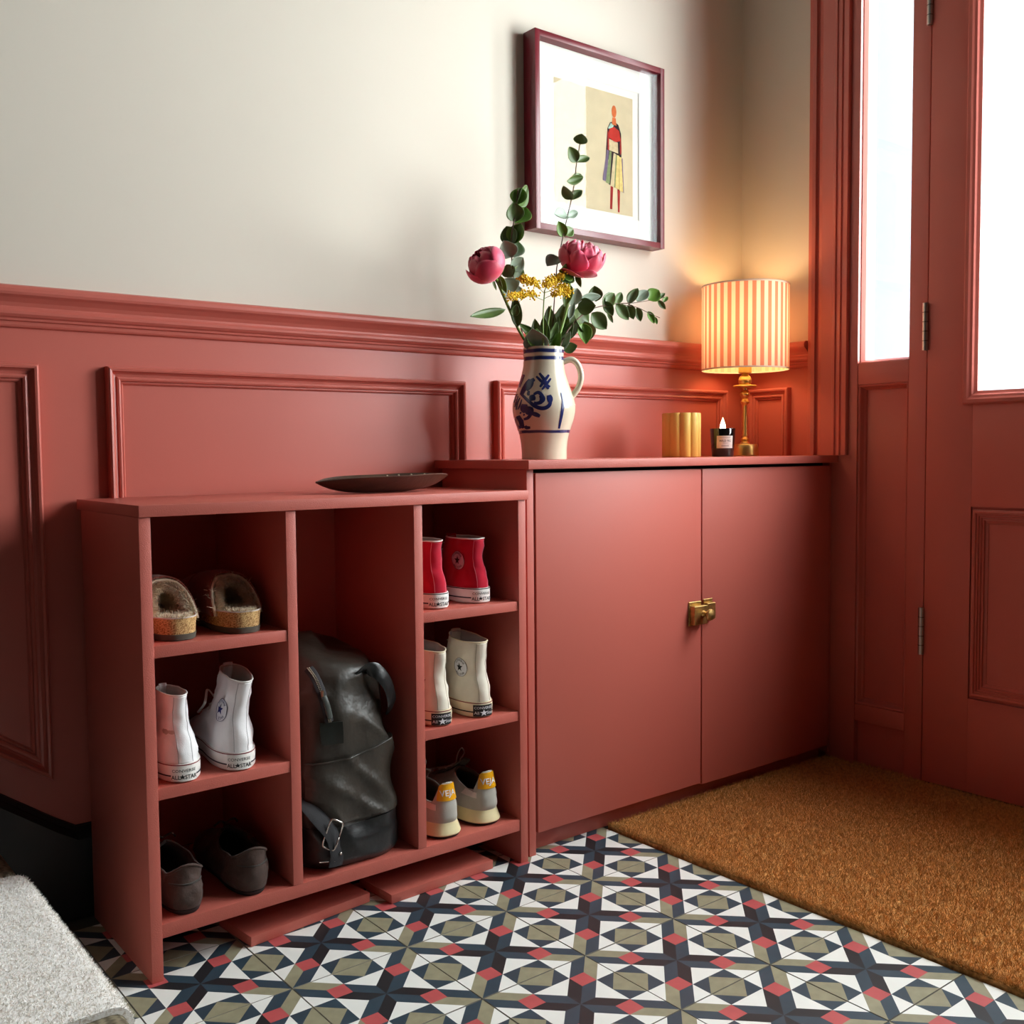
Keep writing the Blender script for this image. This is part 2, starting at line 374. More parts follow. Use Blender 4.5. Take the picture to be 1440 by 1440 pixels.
for a, b in ((-.205, -.483), (-.573, -.851)):
    p_ = box('panel', XD+.011, XD+.03, b, a, PZ0, PZ1, paint_matt, dr, 0)
    moulding('panel_moulding', [(-a, PZ0), (-b, PZ0), (-b, PZ1), (-a, PZ1)], PD, lambda u, v, h: Vector((XD-h, -u, v)), paint_matt, p_)
GB = [(0, 0), (0, .007), (.003, .009), (.010, .009), (.014, .006), (.019, .004), (.022, 0), (.0285, -.004), (.0295, -.026)]
gbd = moulding('glazing_bead', [(.1845, GZ0-.0295), (.8745, GZ0-.0295), (.8745, GZ1+.0295), (.1845, GZ1+.0295)], GB, lambda u, v, h: Vector((XD-h, -u, v)), paint_matt, dr)
box('pane', XD+.024, XD+.028, GY1-.01, GY0+.01, GZ0-.01, GZ1+.01, pane_m, dr, 0)
for z0, z1 in ((.309, .418), (1.0095, 1.1165), (1.733, 1.84)):
    h_ = lathe('hinge', [(.0, z0), (.0062, z0), (.0062, z1), (0, z1)], steel, dr, 16, Matrix.Translation((XD-.004, -.0925, 0)), cap0=False, cap1=False)
    prof = []
    for k in range(4):
        zc = z0+(z1-z0)*(k+1)/5
        lathe('knuckle_ring', [(.0064, zc-.0007), (.0066, zc), (.0064, zc+.0007)], mat('hinge_gap', rgb(60, 56, 52), .5, metal=1) if 'hinge_gap' not in MATS else MATS['hinge_gap'], h_, 16, Matrix.Translation((XD-.004, -.0925, 0)), cap0=False, cap1=False)
box('gap_shade_strip', XD+.012, XD+.03, -.0966, -.0914, 0, 2.09, black_paint, dr, 0)  # black strip painting in the shade of the gap beside the door
box('sill_seal', XD+.006, XD+.04, DY1, DY0, .0, .012, black_paint, dr, 0)
# frame round the door and the panel above, closed to keep high daylight out
df = thing('trim_4', None, None, (XF, -.5, 0), kind='structure')
box('jamb', XF, XF+.07, -1.06, -.965, 0, 2.60, paint, df, .002)
box('transom_bar', XF, XF+.07, -.965, .168, 2.20, 2.26, paint, df, .002)
box('head', XF, XF+.07, -.965, .168, 2.55, 2.62, paint, df, .002)
box('jamb', XF, XF+.07, .0875, .168, 2.26, 2.55, paint, df, .002)
box('over_panel', XF+.02, XF+.05, -.965, .0875, 2.26, 2.55, paint, df, 0)
box('mullion', XF+.01, XF+.06, -.0915, -.047, 2.26, 2.55, paint, df, .002)
box('head_strip', XF, XF+.07, -.965, -.0915, 2.095, 2.20, paint, df, .001)

wn2 = thing('window_added', None, None, (XF, -1.22, 0), kind='structure')  # unseen side window, added to brighten the left of the room
box('stile', XF, XF+.07, -1.475, -1.41, 0, 2.20, paint, wn2, .002)
box('rail', XF, XF+.07, -1.41, -1.06, 2.14, 2.20, paint, wn2, .002)
box('rail', XF, XF+.07, -1.41, -1.06, .70, .76, paint, wn2, .002)
box('panel', XF+.02, XF+.05, -1.41, -1.06, 0, .70, paint, wn2, 0)
box('pane', XF+.036, XF+.04, -1.41, -1.06, .76, 2.14, pane_m, wn2, 0)
# black stair string running down the left wall into the skirting
sp = [(-1.6, 1.18), (-.207, .178), (-.175, .158), (.5, .158)]
bm_v = []
def string_prof(h, th): return h, th
SV = []; SF = []
for x, z in sp:
    SV += [(x, W-.0006, 0), (x, W-.018, 0), (x, W-.018, z-.022), (x, W-.013, z-.012), (x, W-.010, z-.010), (x, W-.007, z-.002), (x, W-.0006, z)]
SF = grid_faces(len(sp), 7, True)
bs = mesh('baseboard_left', SV, SF, black_paint); tag(bs, kind='structure')

# first stair with carpet runner
tread_m = mat('weathered_oak', rgb(116, 106, 84), 0.6, bump=(40, 0.1, 0.001))
nt = NT(tread_m); b_ = bsdf(tread_m); tc = nt.new('ShaderNodeTexCoord'); mp = nt.new('ShaderNodeMapping'); mp.inputs['Scale'].default_value = (4, 30, 30)
wv = nt.new('ShaderNodeTexWave'); wv.inputs['Scale'].default_value = 6; wv.inputs['Distortion'].default_value = 6; wv.inputs['Detail'].default_value = 3
nt.link(tc.outputs['Object'], mp.inputs[0]); nt.link(mp.outputs[0], wv.inputs[0])
cr = nt.new('ShaderNodeValToRGB'); cr.color_ramp.elements[0].color = rgb(88, 78, 60); cr.color_ramp.elements[1].color = rgb(140, 130, 106)
nt.link(wv.outputs['Fac'], cr.inputs[0]); nt.link(cr.outputs[0], b_.inputs['Base Color'])
TZ = .172; TX = -.306
def nosing(off, z0, back):
    """tread section in x,z: top, rounded nose, return under"""
    P = [(back, TZ+off)]
    r_ = .016+off
    for k in range(9):
        a = PI/2-PI*k/8; P.append((TX-.016+r_*math.cos(a), TZ-.016+r_*math.sin(a)))
    return P
st = thing('stair_step', 'bottom wooden stair tread with rounded nose at lower left', 'stair step', (TX-.1, 0, 0))
pr = nosing(0, 0, -.60); pr += [(-.60, TZ-.032)]
extrude_prof('tread', [(x, -.62, z) for x, z in pr], [(x, W-.02, z) for x, z in pr], tread_m, st, smooth=True)
box('riser', TX-.05, TX-.032, -.60, W-.02, 0, TZ-.033, black_paint, st, .001)
box('riser', -.60, -.585, -.60, W-.02, TZ-.01, .345, black_paint, st, .001)
wool = mat('oatmeal_wool', rgb(236, 230, 220), 0.95, spec=0.1, sheen=0.5, bump=(700, 0.3, 0.0015, 2))
nt = NT(wool); b_ = bsdf(wool); tc = nt.new('ShaderNodeTexCoord'); vo = nt.new('ShaderNodeTexVoronoi'); vo.inputs['Scale'].default_value = 420
nt.link(tc.outputs['Object'], vo.inputs['Vector']); cr = nt.new('ShaderNodeValToRGB')
cr.color_ramp.elements[0].color = rgb(214, 204, 190); cr.color_ramp.elements[0].position = 0.1; cr.color_ramp.elements[1].color = rgb(255, 253, 249); cr.color_ramp.elements[1].position = 0.55
nt.link(vo.outputs['Color'], cr.inputs[0]); nt.link(cr.outputs[0], b_.inputs['Base Color'])
ru = thing('stair_runner', 'oatmeal flecked wool carpet runner over the stair tread', 'carpet', (TX-.1, 0, TZ))
o1 = nosing(.008, 0, -.575)+[(TX-.032+.008, TZ-.05), (TX-.032+.008, .005)]; o0 = nosing(.0005, 0, -.575)+[(TX-.032+.0006, TZ-.05), (TX-.032+.0006, .005)]
sec = o1+o0[::-1]; RY0, RY1 = -.222, .236
extrude_prof('carpet', [(x, RY0, z) for x, z in sec], [(x, RY1, z) for x, z in sec], wool, ru, smooth=True)
n = 26000; path = [Vector((x, 0, z)) for x, z in o1]; seg = np.array([(path[i+1]-path[i]).length for i in range(len(path)-1)]); cs = np.concatenate([[0], np.cumsum(seg)])
tt = rng.uniform(0, cs[-1]*0.72, n); ii = np.clip(np.searchsorted(cs, tt)-1, 0, len(seg)-1); fr = (tt-cs[ii])/seg[ii]
PA = np.array([[p.x, p.z] for p in path]); pxz = PA[ii]+(PA[ii+1]-PA[ii])*fr[:, None]; dxz = PA[ii+1]-PA[ii]; dxz /= np.linalg.norm(dxz, axis=1)[:, None]
P = np.stack([pxz[:, 0], rng.uniform(RY0, RY1, n), pxz[:, 1]], 1); Nn = np.stack([-dxz[:, 1], np.zeros(n), dxz[:, 0]], 1)
D = Nn+rng.normal(0, .55, (n, 3)); D /= np.linalg.norm(D, axis=1)[:, None]; D *= np.sign((D*Nn).sum(1))[:, None]
fibres('pile', P, D, rng.uniform(.002, .0055, n), .0005, wool, ru)

# coir mat
coir = mat('coir', rgb(206, 154, 92), 0.9, spec=0.15, var=(140, 0.45))
nt = NT(coir)
dm = thing('doormat', 'large brown coir mat covering the floor before the front door', 'doormat', (1.2, -.6, 0))
box('mat_base', MATX, 1.571, -1.72, .172, -.003, .007, coir, dm, .001)
n = 320000
P = np.stack([rng.uniform(MATX, 1.571, n), rng.uniform(-1.72, .172, n), np.full(n, .006)], 1)
e = rng.random(n) < .04; P[e, 0] = MATX+rng.uniform(0, .006, e.sum())
D = np.stack([rng.normal(0, .55, n), rng.normal(0, .55, n), np.full(n, 1.0)], 1); D /= np.linalg.norm(D, axis=1)[:, None]
fibres('pile', P, D, rng.uniform(.006, .013, n), .0007, coir, dm)

# added wall that puts a bluish haze into the side glass
haze_m = mat('haze_wall_paint', rgb(62, 72, 80), 0.9)
pw = box('haze_wall', 1.80, 2.9, .215, .40, -.1, 2.9, haze_m, None, .01)
tag(pw, 'added blue grey wall outside, giving the narrow side window its haze', 'wall')
# ------------------------------------------------------------------ open shoe shelf
su = thing('shoe_shelf', 'red painted open shelf unit holding shoes and a backpack', 'shelf unit', (.2, .3, 0))
SB = .4505; FY = .1435
box('top_board', -.157, .5705, .1395, SB, .6965, .7140, paint_roller, su, .0012)
box('side_panel', -.1565, -.1390, FY, SB-.02, 0, .6963, paint_roller, su, .001)
box('side_panel', .5485, .5660, FY, SB-.02, 0, .6963, paint_roller, su, .001)
box('divider', .0755, .0930, FY+.001, SB-.02, .0855, .6963, paint_roller, su, .001)
box('divider', .3170, .3345, FY+.001, SB-.02, .0855, .6963, paint_roller, su, .001)
box('bottom_board', -.1388, .5483, FY+.002, SB-.02, .0635, .0853, paint_roller, su, .001)
for x0, x1, zs in ((-.1388, .0753, (.505, .2915)), (.3347, .5483, (.505, .2945))):
    for z in zs: box('shelf', x0, x1, FY+.003, SB-.02, z-.018, z, paint_roller, su, .001)
box('back_panel', -.1388, .5483, SB-.0195, SB-.0135, .0855, .6963, paint_matt, su, 0)
def plank(label, ax, ay, bx, by, dep, th):
    d = Vector((bx-ax, by-ay, 0)); L = d.length; rz = math.atan2(d.y, d.x)
    o = box('plinth_board', 0, L, 0, dep, 0, th, paint_roller, None, .0015)
    o.location = (ax, ay, .0005); o.rotation_euler = (0, 0, rz); tag(o, label, 'board'); return o
plank('loose red painted board on the tiles under the shelf, the nearer left one', .006, .157, .238, .181, .105, .0165)
plank('loose red painted board on the tiles under the shelf, nearer the cupboard', .262, .148, .492, .158, .105, .0165)

# ------------------------------------------------------------------ low cupboard and its top
cb = thing('cupboard', 'low red painted cupboard with two plain doors and brass latch', 'cupboard', (1.07, .3, 0))
box('side_panel', .5800, .5965, .1565, .44, 0, .7528, paint_roller, cb, .001)
box('side_panel', 1.553, 1.5605, .1565, .44, .022, .7528, paint, cb, .0005)
box('plinth', .5967, 1.5528, .182, .20, 0, .048, paint, cb, .001)
box('carcass', .5967, 1.5528, .178, .436, .048, .7525, dark, cb, 0)  # solid box, shade behind the doors put in as near black
dl = box('door', .6005, 1.0730, .1545, .1740, .0435, .7455, paint_matt, cb, .0012)
dr2 = box('door', 1.0772, 1.5495, .1545, .1740, .0395, .7455, paint_matt, cb, .0012)
bm = bmesh.new(); add_box(bm, 1.031, 1.0715, .1515, .1544, .4015, .4545)
add_box(bm, 1.034, 1.0755, .1375, .1516, .405, .446)
bmesh.ops.bevel(bm, geom=list(bm.edges), offset=.001, segments=1, affect='EDGES')
lt = bm_obj('latch', bm, brass_old, dl)
MK = Matrix.Translation((1.062, .1375, .428)) @ Matrix.Rotation(R(90), 4, 'X')
sp_ = lathe('latch_knob', [(0, 0), (.0075, 0), (.0055, .004), (.0048, .010), (.006, .0125), (.0105, .015), (.013, .0195), (.0115, .0235), (.006, .026), (0, .0265)], brass_old, dl, 20, MK, cap0=False, cap1=False)
bm = bmesh.new(); add_box(bm, 1.0785, 1.1085, .1515, .1544, .412, .457); add_box(bm, 1.079, 1.106, .1400, .1516, .412, .449)
bmesh.ops.bevel(bm, geom=list(bm.edges), offset=.001, segments=1, affect='EDGES')
bm_obj('latch_keeper', bm, brass_old, dr2)
ct = box('worktop', .5715, 1.5790, .1395, W-.001, .7532, .7705, paint_roller, None, .0013); tag(ct, 'red painted board forming the top of the cupboard', 'worktop')

# ------------------------------------------------------------------ framed picture
pf = thing('framed_picture', 'framed print of a figure in a striped skirt, burgundy box frame', 'picture', (1.03, W, 1.5))
FX0, FX1, FZ0, FZ1 = .8235, 1.2330, 1.2815, 1.7140; FYF = .4140; fw = .0135
box('frame_side', FX0, FX0+fw, FYF, W-.002, FZ0, FZ1, frame_m, pf, .0006)
box('frame_side', FX1-fw, FX1, FYF, W-.002, FZ0, FZ1, frame_m, pf, .0006)
box('frame_side', FX0+fw, FX1-fw, FYF+.0001, W-.002, FZ1-fw, FZ1-.0001, frame_m, pf, .0006)
box('frame_side', FX0+fw, FX1-fw, FYF+.0001, W-.002, FZ0+.0001, FZ0+fw, frame_m, pf, .0006)
box('backing', FX0+.004, FX1-.004, W-.006, W-.0025, FZ0+.004, FZ1-.004, passe, pf, 0)
PYF = .438
MX0, MX1, MZ0, MZ1 = .8870, 1.1560, 1.3430, 1.6440
moulding('mount', [(FX0+fw, FZ0+fw), (FX1-fw, FZ0+fw), (FX1-fw, FZ1-fw), (FX0+fw, FZ1-fw)], [(0, 0), (.0505, 0), (.0525, .002)], lambda u, v, h: Vector((u, PYF+h, v)), passe, pf)
art_paper = mat('art_paper', rgb(226, 224, 216), 0.9, spec=0.1)
art_bg = mat('art_sand', rgb(198, 182, 152), 0.9, spec=0.1, var=(30, 0.06))
sheet = mesh('print_sheet', [(FX0+.03, PYF+.0022, FZ0+.03), (FX1-.03, PYF+.0022, FZ0+.03), (FX1-.03, PYF+.0022, FZ1-.03), (FX0+.03, PYF+.0022, FZ1-.03)], [(0, 1, 2, 3)], art_paper, pf)
MX0, MX1, MZ0, MZ1 = .8985, 1.1490, 1.3530, 1.6320
mesh('print_ground', [(MX0, PYF+.0018, MZ0), (MX1, PYF+.0018, MZ0), (MX1, PYF+.0018, MZ1), (MX0, PYF+.0018, MZ1)], [(0, 1, 2, 3)], art_bg, pf)
sx = lambda u: MX0+(MX1-MX0)*u; sz = lambda v: MZ0+(MZ1-MZ0)*v
def art(name, pts, m, lay):
    y = PYF+.0016-.0001*lay
    return mesh(name, [(sx(u), y, sz(v)) for u, v in pts], [tuple(range(len(pts)))], m, pf)
C_ = lambda n_, r_, g_, b_: mat('art_'+n_, rgb(r_, g_, b_), 0.9, spec=0.1, var=(120, 0.15))
a_or, a_rd, a_tl, a_dk, a_sa, a_vi, a_gr, a_ye, a_wr = C_('orange', 196, 104, 62), C_('red', 176, 52, 44), C_('teal', 150, 180, 166), C_('dark', 52, 40, 44), C_('oat', 196, 176, 140), C_('violet', 112, 96, 120), C_('green', 120, 132, 92), C_('yellow', 208, 182, 116), C_('wine', 150, 48, 46)
def ell(cx, cy, rx, ry, n=14): return [(cx+rx*math.cos(2*PI*k/n), cy+ry*math.sin(2*PI*k/n)) for k in range(n)]
art('print_figure', [(.64, .44), (.665, .70), (.70, .755), (.76, .77), (.81, .75), (.845, .68), (.85, .44)], a_dk, 1)
art('print_figure', [(.725, .74), (.73, .80), (.775, .80), (.785, .74)], a_or, 2)
art('print_figure', ell(.752, .852, .032, .052), a_or, 2)
art('print_figure', [(.672, .70), (.71, .752), (.75, .735), (.72, .70)], a_tl, 2)
art('print_figure', [(.68, .63), (.69, .70), (.75, .725), (.82, .70), (.835, .62), (.76, .595)], a_rd, 3)
art('print_figure', [(.668, .52), (.665, .69), (.685, .66), (.688, .52)], a_wr, 3)
art('print_figure', [(.832, .50), (.828, .62), (.845, .67), (.85, .52)], a_wr, 3)
art('print_figure', [(.685, .52), (.685, .615), (.80, .60), (.805, .51)], a_sa, 3)
sk = [(.60, .26, .655, .52, a_vi), (.64, .245, .69, .515, a_gr), (.675, .235, .715, .51, a_dk), (.70, .225, .745, .505, a_sa), (.74, .22, .765, .50, a_gr), (.765, .215, .79, .495, a_ye), (.80, .205, .805, .49, a_dk), (.82, .20, .82, .485, a_ye), (.845, .195, .835, .48, a_vi)]
for i_, (xb, zb, xt, zt, m_) in enumerate(sk):
    wb_ = .05 if i_ < 8 else .035
    art('print_skirt_stripe', [(xb, zb), (xb+wb_, zb-.008), (xt+.028, zt-.004), (xt, zt)], m_, 4+(i_ % 2))
art('print_figure', [(.695, .03), (.705, .235), (.74, .235), (.725, .03)], a_wr, 2)
art('print_figure', [(.80, .015), (.795, .215), (.83, .21), (.822, .015)], a_wr, 2)
box('picture_glass', FX0+fw, FX1-fw, FYF+.006, FYF+.008, FZ0+fw, FZ1-fw, picglass_m, pf, 0)

# ------------------------------------------------------------------ table lamp
CZ = .7708
lx, ly = 1.4385, .330
lm = thing('table_lamp', 'brass candlestick table lamp with a pink striped drum shade', 'lamp', (lx, ly, CZ), world=False)
lathe('base', [(0, 0), (.0345, 0), (.0358, .002), (.0345, .020), (.0325, .0285), (.031, .0300), (.006, .0305), (0, .0305)], brass, lm, 48, cap0=False, cap1=False)
lathe('stem', [(0, .0305), (.0125, .0306), (.0115, .034), (.0085, .037), (.0105, .040), (.011, .043), (.0075, .046), (.0062, .049), (.0078, .052), (.0068, .056), (.0066, .10), (.0060, .128), (.0075, .131), (.0105, .134), (.0112, .138), (.008, .142), (.0065, .145), (.0095, .149), (.0128, .154), (.0128, .158), (.0095, .163), (.006, .167), (.0062, .172), (0, .172)], brass, lm, 32, cap0=False, cap1=False)
lathe('drip_pan', [(0, .172), (.008, .172), (.029, .1745), (.0302, .177), (.029, .179), (.008, .180), (0, .18)], brass, lm, 40, cap0=False, cap1=False)
lathe('lamp_holder', [(0, .180), (.0145, .1805), (.0165, .187), (.0165, .194), (.013, .201), (.0075, .206), (.010, .209), (.0165, .2105), (.0165, .226), (.0145, .228), (.0145, .250), (0, .250)], brass, lm, 32, cap0=False, cap1=False)
shade_m = bpy.data.materials.new('striped_shade'); shade_m.use_nodes = True; nt = NT(shade_m); nt.n.clear()
out = nt.new('ShaderNodeOutputMaterial'); tc = nt.new('ShaderNodeTexCoord'); sep = nt.new('ShaderNodeSeparateXYZ'); nt.link(tc.outputs['Object'], sep.inputs[0])
atn = nt.new('ShaderNodeMath', operation='ARCTAN2'); nt.link(sep.outputs[1], atn.inputs[0]); nt.link(sep.outputs[0], atn.inputs[1])
mu = nt.new('ShaderNodeMath', operation='MULTIPLY'); mu.inputs[1].default_value = 34; nt.link(atn.outputs[0], mu.inputs[0])
si = nt.new('ShaderNodeMath', operation='SINE'); nt.link(mu.outputs[0], si.inputs[0])
cr = nt.new('ShaderNodeValToRGB'); cr.color_ramp.elements[0].position = 0.46; cr.color_ramp.elements[1].position = 0.54
mr = nt.new('ShaderNodeMapRange'); mr.inputs[1].default_value = -1; mr.inputs[2].default_value = 1; nt.link(si.outputs[0], mr.inputs[0]); nt.link(mr.outputs[0], cr.inputs[0])
cr.color_ramp.elements[0].color = rgb(216, 140, 116); cr.color_ramp.elements[1].color = rgb(242, 226, 206)
nz = nt.new('ShaderNodeTexNoise'); nz.inputs['Scale'].default_value = 900; nt.link(tc.outputs['Object'], nz.inputs['Vector'])
bp = nt.new('ShaderNodeBump'); bp.inputs['Strength'].default_value = .25; bp.inputs['Distance'].default_value = .001; nt.link(nz.outputs['Fac'], bp.inputs['Height'])
df_ = nt.new('ShaderNodeBsdfDiffuse'); tl_ = nt.new('ShaderNodeBsdfTranslucent'); nt.link(bp.outputs[0], df_.inputs['Normal'])
gm = nt.new('ShaderNodeNewGeometry'); mi = nt.new('ShaderNodeMix', data_type='RGBA'); mi.inputs[7].default_value = rgb(244, 226, 190); nt.link(gm.outputs['Backfacing'], mi.inputs[0]); nt.link(cr.outputs[0], mi.inputs[6])
nt.link(mi.outputs[2], df_.inputs[0]); nt.link(cr.outputs[0], tl_.inputs[0])
mx = nt.new('ShaderNodeMixShader'); mx.inputs[0].default_value = .32; nt.link(df_.outputs[0], mx.inputs[1]); nt.link(tl_.outputs[0], mx.inputs[2]); nt.link(mx.outputs[0], out.inputs[0])
SR, S0, S1 = .1085, .2185, .4265
sh = lathe('lamp_shade', [(SR, S0), (SR, S1)], shade_m, lm, 96, cap0=False, cap1=False)
trimc = mat('shade_trim', rgb(232, 214, 196), 0.8)
for z in (S0, S1):
    lathe('shade_trim', [(SR-.0012, z-.0018), (SR+.0012, z-.0018), (SR+.0012, z+.0018), (SR-.0012, z+.0018), (SR-.0012, z-.0018)], trimc, sh, 96, cap0=False, cap1=False)
for k in range(3):
    a = 2*PI*k/3+.4; tube('shade_spider', [(.012*math.cos(a), .012*math.sin(a), .2285), (SR*math.cos(a), SR*math.sin(a), .236)], .001, brass, sh, 6)
bulb_m = mat('warm_bulb', rgb(255, 214, 150), 0.4, emit=((1.0, 0.62, 0.26, 1), 7.0))
V_, F_ = ico(.024, (0, 0, .292), 3); mesh('bulb', V_, F_, bulb_m, lm, True)
pl = bpy.data.lights.new('lamp_bulb_light', 'POINT'); pl.energy = 2.3; pl.color = (1.0, 0.66, 0.34); pl.shadow_soft_size = .05
plo = bpy.data.objects.new('lamp_bulb_light', pl); COL.objects.link(plo); plo.parent = lm; plo.location = (0, 0, .325)

# ------------------------------------------------------------------ candle in black glass
cx_, cy_ = 1.2795, .268
cn = thing('scented_candle', 'lit candle in a black glass jar with white label', 'candle', (cx_, cy_, CZ), rz=YAW-PI/2, world=False)
lathe('jar', [(0, 0), (.0245, 0), (.0262, .0025), (.0305, .066), (.0300, .0672), (.0285, .066), (.0268, .050), (0, .050)], jar_m, cn, 40, cap0=False, cap1=False)
lathe('wax', [(0, .0502), (.0268, .0502), (.0266, .053), (0, .0535)], mat('candle_wax', rgb(230, 214, 180), 0.5), cn, 32, cap0=False, cap1=False)
tube('wick', [(0, 0, .053), (0, 0, .062)], .0008, ink, cn, 6)
fl_m = mat('flame', rgb(255, 220, 150), 0.5, emit=((1.0, 0.78, 0.42, 1), 14.0))
lathe('flame', [(0, .057), (.0045, .060), (.0072, .067), (.0066, .075), (.0040, .083), (.0015, .090), (0, .094)], fl_m, cn, 16, cap0=False, cap1=False)
def jar_pt(a, z, off): 
    r_ = .0262+(.0305-.0262)*(z-.0025)/.0635+off; th = -PI/2+a/r_; return Vector((r_*math.cos(th), r_*math.sin(th), z))
na = 14; V_ = [jar_pt(-.0205+.041*i/na, z, .0003) for z in (.0200, .0495) for i in range(na+1)]
lb = mesh('label', V_, grid_faces(2, na+1), paper, cn, True)
def wrap_text(name, s, size, z, m, parent, f, bold=0):
    tv, tf = text_geo(s, bold); return mesh(name, [f(x*size, z+y*size) for x, y in tv], tf, m, parent)
wrap_text('lettering', 'WILD FIG', .0068, .0375, ink, lb, lambda a, z: jar_pt(a, z, .0005), .015)
for z_, hw_ in ((.0450, .013), (.0318, .006), (.0262, .009), (.0245, .009)): mesh('label_rule', [jar_pt(-hw_+2*hw_*i/8, z, .0005) for z in (z_, z_+.0005) for i in range(9)], grid_faces(2, 9), ink, lb)

# ------------------------------------------------------------------ fluted yellow candle holder
hx, hy = 1.1690, .300
hv = thing('fluted_pot', 'ribbed mustard yellow pot beside the black candle', 'pot', (hx, hy, CZ), rz=.35, world=False)
def flute(t, r_): return r_*(0.90+0.115*abs(math.cos(5*t))**0.75)
rings = []
for z, r_ in ((0, .043), (.0015, .0447), (.10, .0447), (.103, .0440), (.103, .041), (.098, .0395), (.02, .0395)):
    rings.append([Vector((flute(2*PI*i/120, r_)*math.cos(2*PI*i/120), flute(2*PI*i/120, r_)*math.sin(2*PI*i/120), z)) for i in range(120)])
loft('body', rings, wax_y, hv, True, True, angle=50)
lathe('wax', [(0, .090), (.033, .090), (.033, .0902)], mat('pale_wax', rgb(236, 216, 160), 0.5), hv, 24)

# ------------------------------------------------------------------ leaf shaped wooden dish on the shelf
dz = .7145
bl = thing('leaf_dish', 'dark carved wooden leaf shaped dish lying on the shelf top', 'dish', (.338, .275, dz), rz=R(-3), world=False)
L2 = .138
def dish(u, v, inner):
    """u -1..1 along, v -1..1 across"""
    wdt = .062*(1-abs(u)**2.1)**.85*(1+.12*u); 
    tip = .0245*abs(u)**2.2+.004*u
    prof = (1-(1-abs(v))**1.0)
    z = .0 + (.030+tip*0.35)*(abs(v)**1.9) *(1-abs(u)**3) + tip*1.0*(abs(u)**1.2)
    off = .0032 if inner else 0
    return Vector((L2*u*(1-.01*inner), wdt*v*(1-.06*inner), z+off*(1-.5*abs(v))))
nu, nv = 36, 12; V_ = []; 
for inner in (0, 1):
    for i in range(nu+1):
        for j in range(nv+1): V_.append(dish(-1+2*i/nu, -1+2*j/nv, inner))
G = grid_faces(nu+1, nv+1); N1 = (nu+1)*(nv+1); F_ = [tuple(reversed(f)) for f in G]+[tuple(i+N1 for i in f) for f in G]
for i in range(nu):
    for j in (0, nv):
        a, b = i*(nv+1)+j, (i+1)*(nv+1)+j; F_.append((a, b, b+N1, a+N1) if j == 0 else (b, a, a+N1, b+N1))
bdish = mesh('dish', V_, F_, wood_d, bl, True, angle=60)
inlay = mat('bone_inlay', rgb(196, 186, 160), 0.4)
for i in range(4):
    u = .25+.5*i/3
    for s in (1,):
        p = dish(u, s*.97, 1); V2, F2 = ico(.0022, (p.x, p.y-.0035*s, p.z-.0022), 1); mesh('inlay', V2, F2, inlay, bdish, True)
# ------------------------------------------------------------------ stoneware jug
vx, vy = .7285, .280
VR = YAW-PI/2
vz = thing('jug', 'cream stoneware jug with blue brushwork holding the bouquet', 'vase', (vx, vy, CZ), rz=VR, world=False)
k_ = .001481
VP = [(0, 31.5), (1.5, 31.8), (13, 31.8), (25, 33), (35, 35), (45, 38.2), (55, 41.7), (65, 43.9), (72, 44.4), (79, 43.6), (90, 40.2), (105, 35.2), (118, 31.0), (127, 29.2), (136, 28.2), (144, 28.0), (150, 28.6), (154, 28.9), (155.5, 28.2)]
vzs = [a*k_ for a, b in VP]; vrs = [b*k_ for a, b in VP]
zz = np.linspace(0, 155.5*k_, 60)
def smooth_interp(z):
    acc = 0; ws = (.25, .5, .25)
    for d, q in zip((-.004, 0, .004), ws): acc += q*float(np.interp(z+d, vzs, vrs))
    return acc
vprof = [(0, 0)]+[(smooth_interp(z), z) for z in zz]+[(.0375, 155.5*k_), (.0365, .222), (.037, .19), (.047, .14), (.055, .10), (.045, .03), (0, .025)]
nt = NT(ceramic); b_ = bsdf(ceramic); tc = nt.new('ShaderNodeTexCoord'); sep = nt.new('ShaderNodeSeparateXYZ'); nt.link(tc.outputs['Object'], sep.inputs[0])
nz = nt.new('ShaderNodeTexNoise'); nz.inputs['Scale'].default_value = 22; nt.link(tc.outputs['Object'], nz.inputs['Vector'])
wob = nt.new('ShaderNodeMath', operation='MULTIPLY_ADD'); wob.inputs[1].default_value = .004; nt.link(nz.outputs['Fac'], wob.inputs[0]); nt.link(sep.outputs[2], wob.inputs[2])
prev = None
for zc, hw in ((.2235, .0048), (.2085, .0048), (.0585, .0036)):
    s1 = nt.new('ShaderNodeMath', operation='SUBTRACT'); s1.inputs[1].default_value = zc; nt.link(wob.outputs[0], s1.inputs[0])
    s2 = nt.new('ShaderNodeMath', operation='ABSOLUTE'); nt.link(s1.outputs[0], s2.inputs[0])
    s3 = nt.new('ShaderNodeMapRange'); s3.inputs[1].default_value = hw*.6; s3.inputs[2].default_value = hw*1.05; s3.inputs[3].default_value = 1; s3.inputs[4].default_value = 0; nt.link(s2.outputs[0], s3.inputs[0])
    if prev is None: prev = s3.outputs[0]
    else:
        mxm = nt.new('ShaderNodeMath', operation='MAXIMUM'); nt.link(prev, mxm.inputs[0]); nt.link(s3.outputs[0], mxm.inputs[1]); prev = mxm.outputs[0]
mxc = nt.new('ShaderNodeMix', data_type='RGBA'); nt.link(prev, mxc.inputs[0]); src = b_.inputs['Base Color'].links[0].from_socket; nt.link(src, mxc.inputs[6]); mxc.inputs[7].default_value = rgb(34, 44, 96); nt.link(mxc.outputs[2], b_.inputs['Base Color'])
vb = lathe('body', vprof, ceramic, vz, 72, cap0=False, cap1=False, angle=50)
hp = catmull([(.038, 0, .2000), (.058, 0, .2055), (.072, 0, .193), (.0775, 0, .170), (.072, 0, .148), (.060, 0, .131), (.052, 0, .122)], 6)
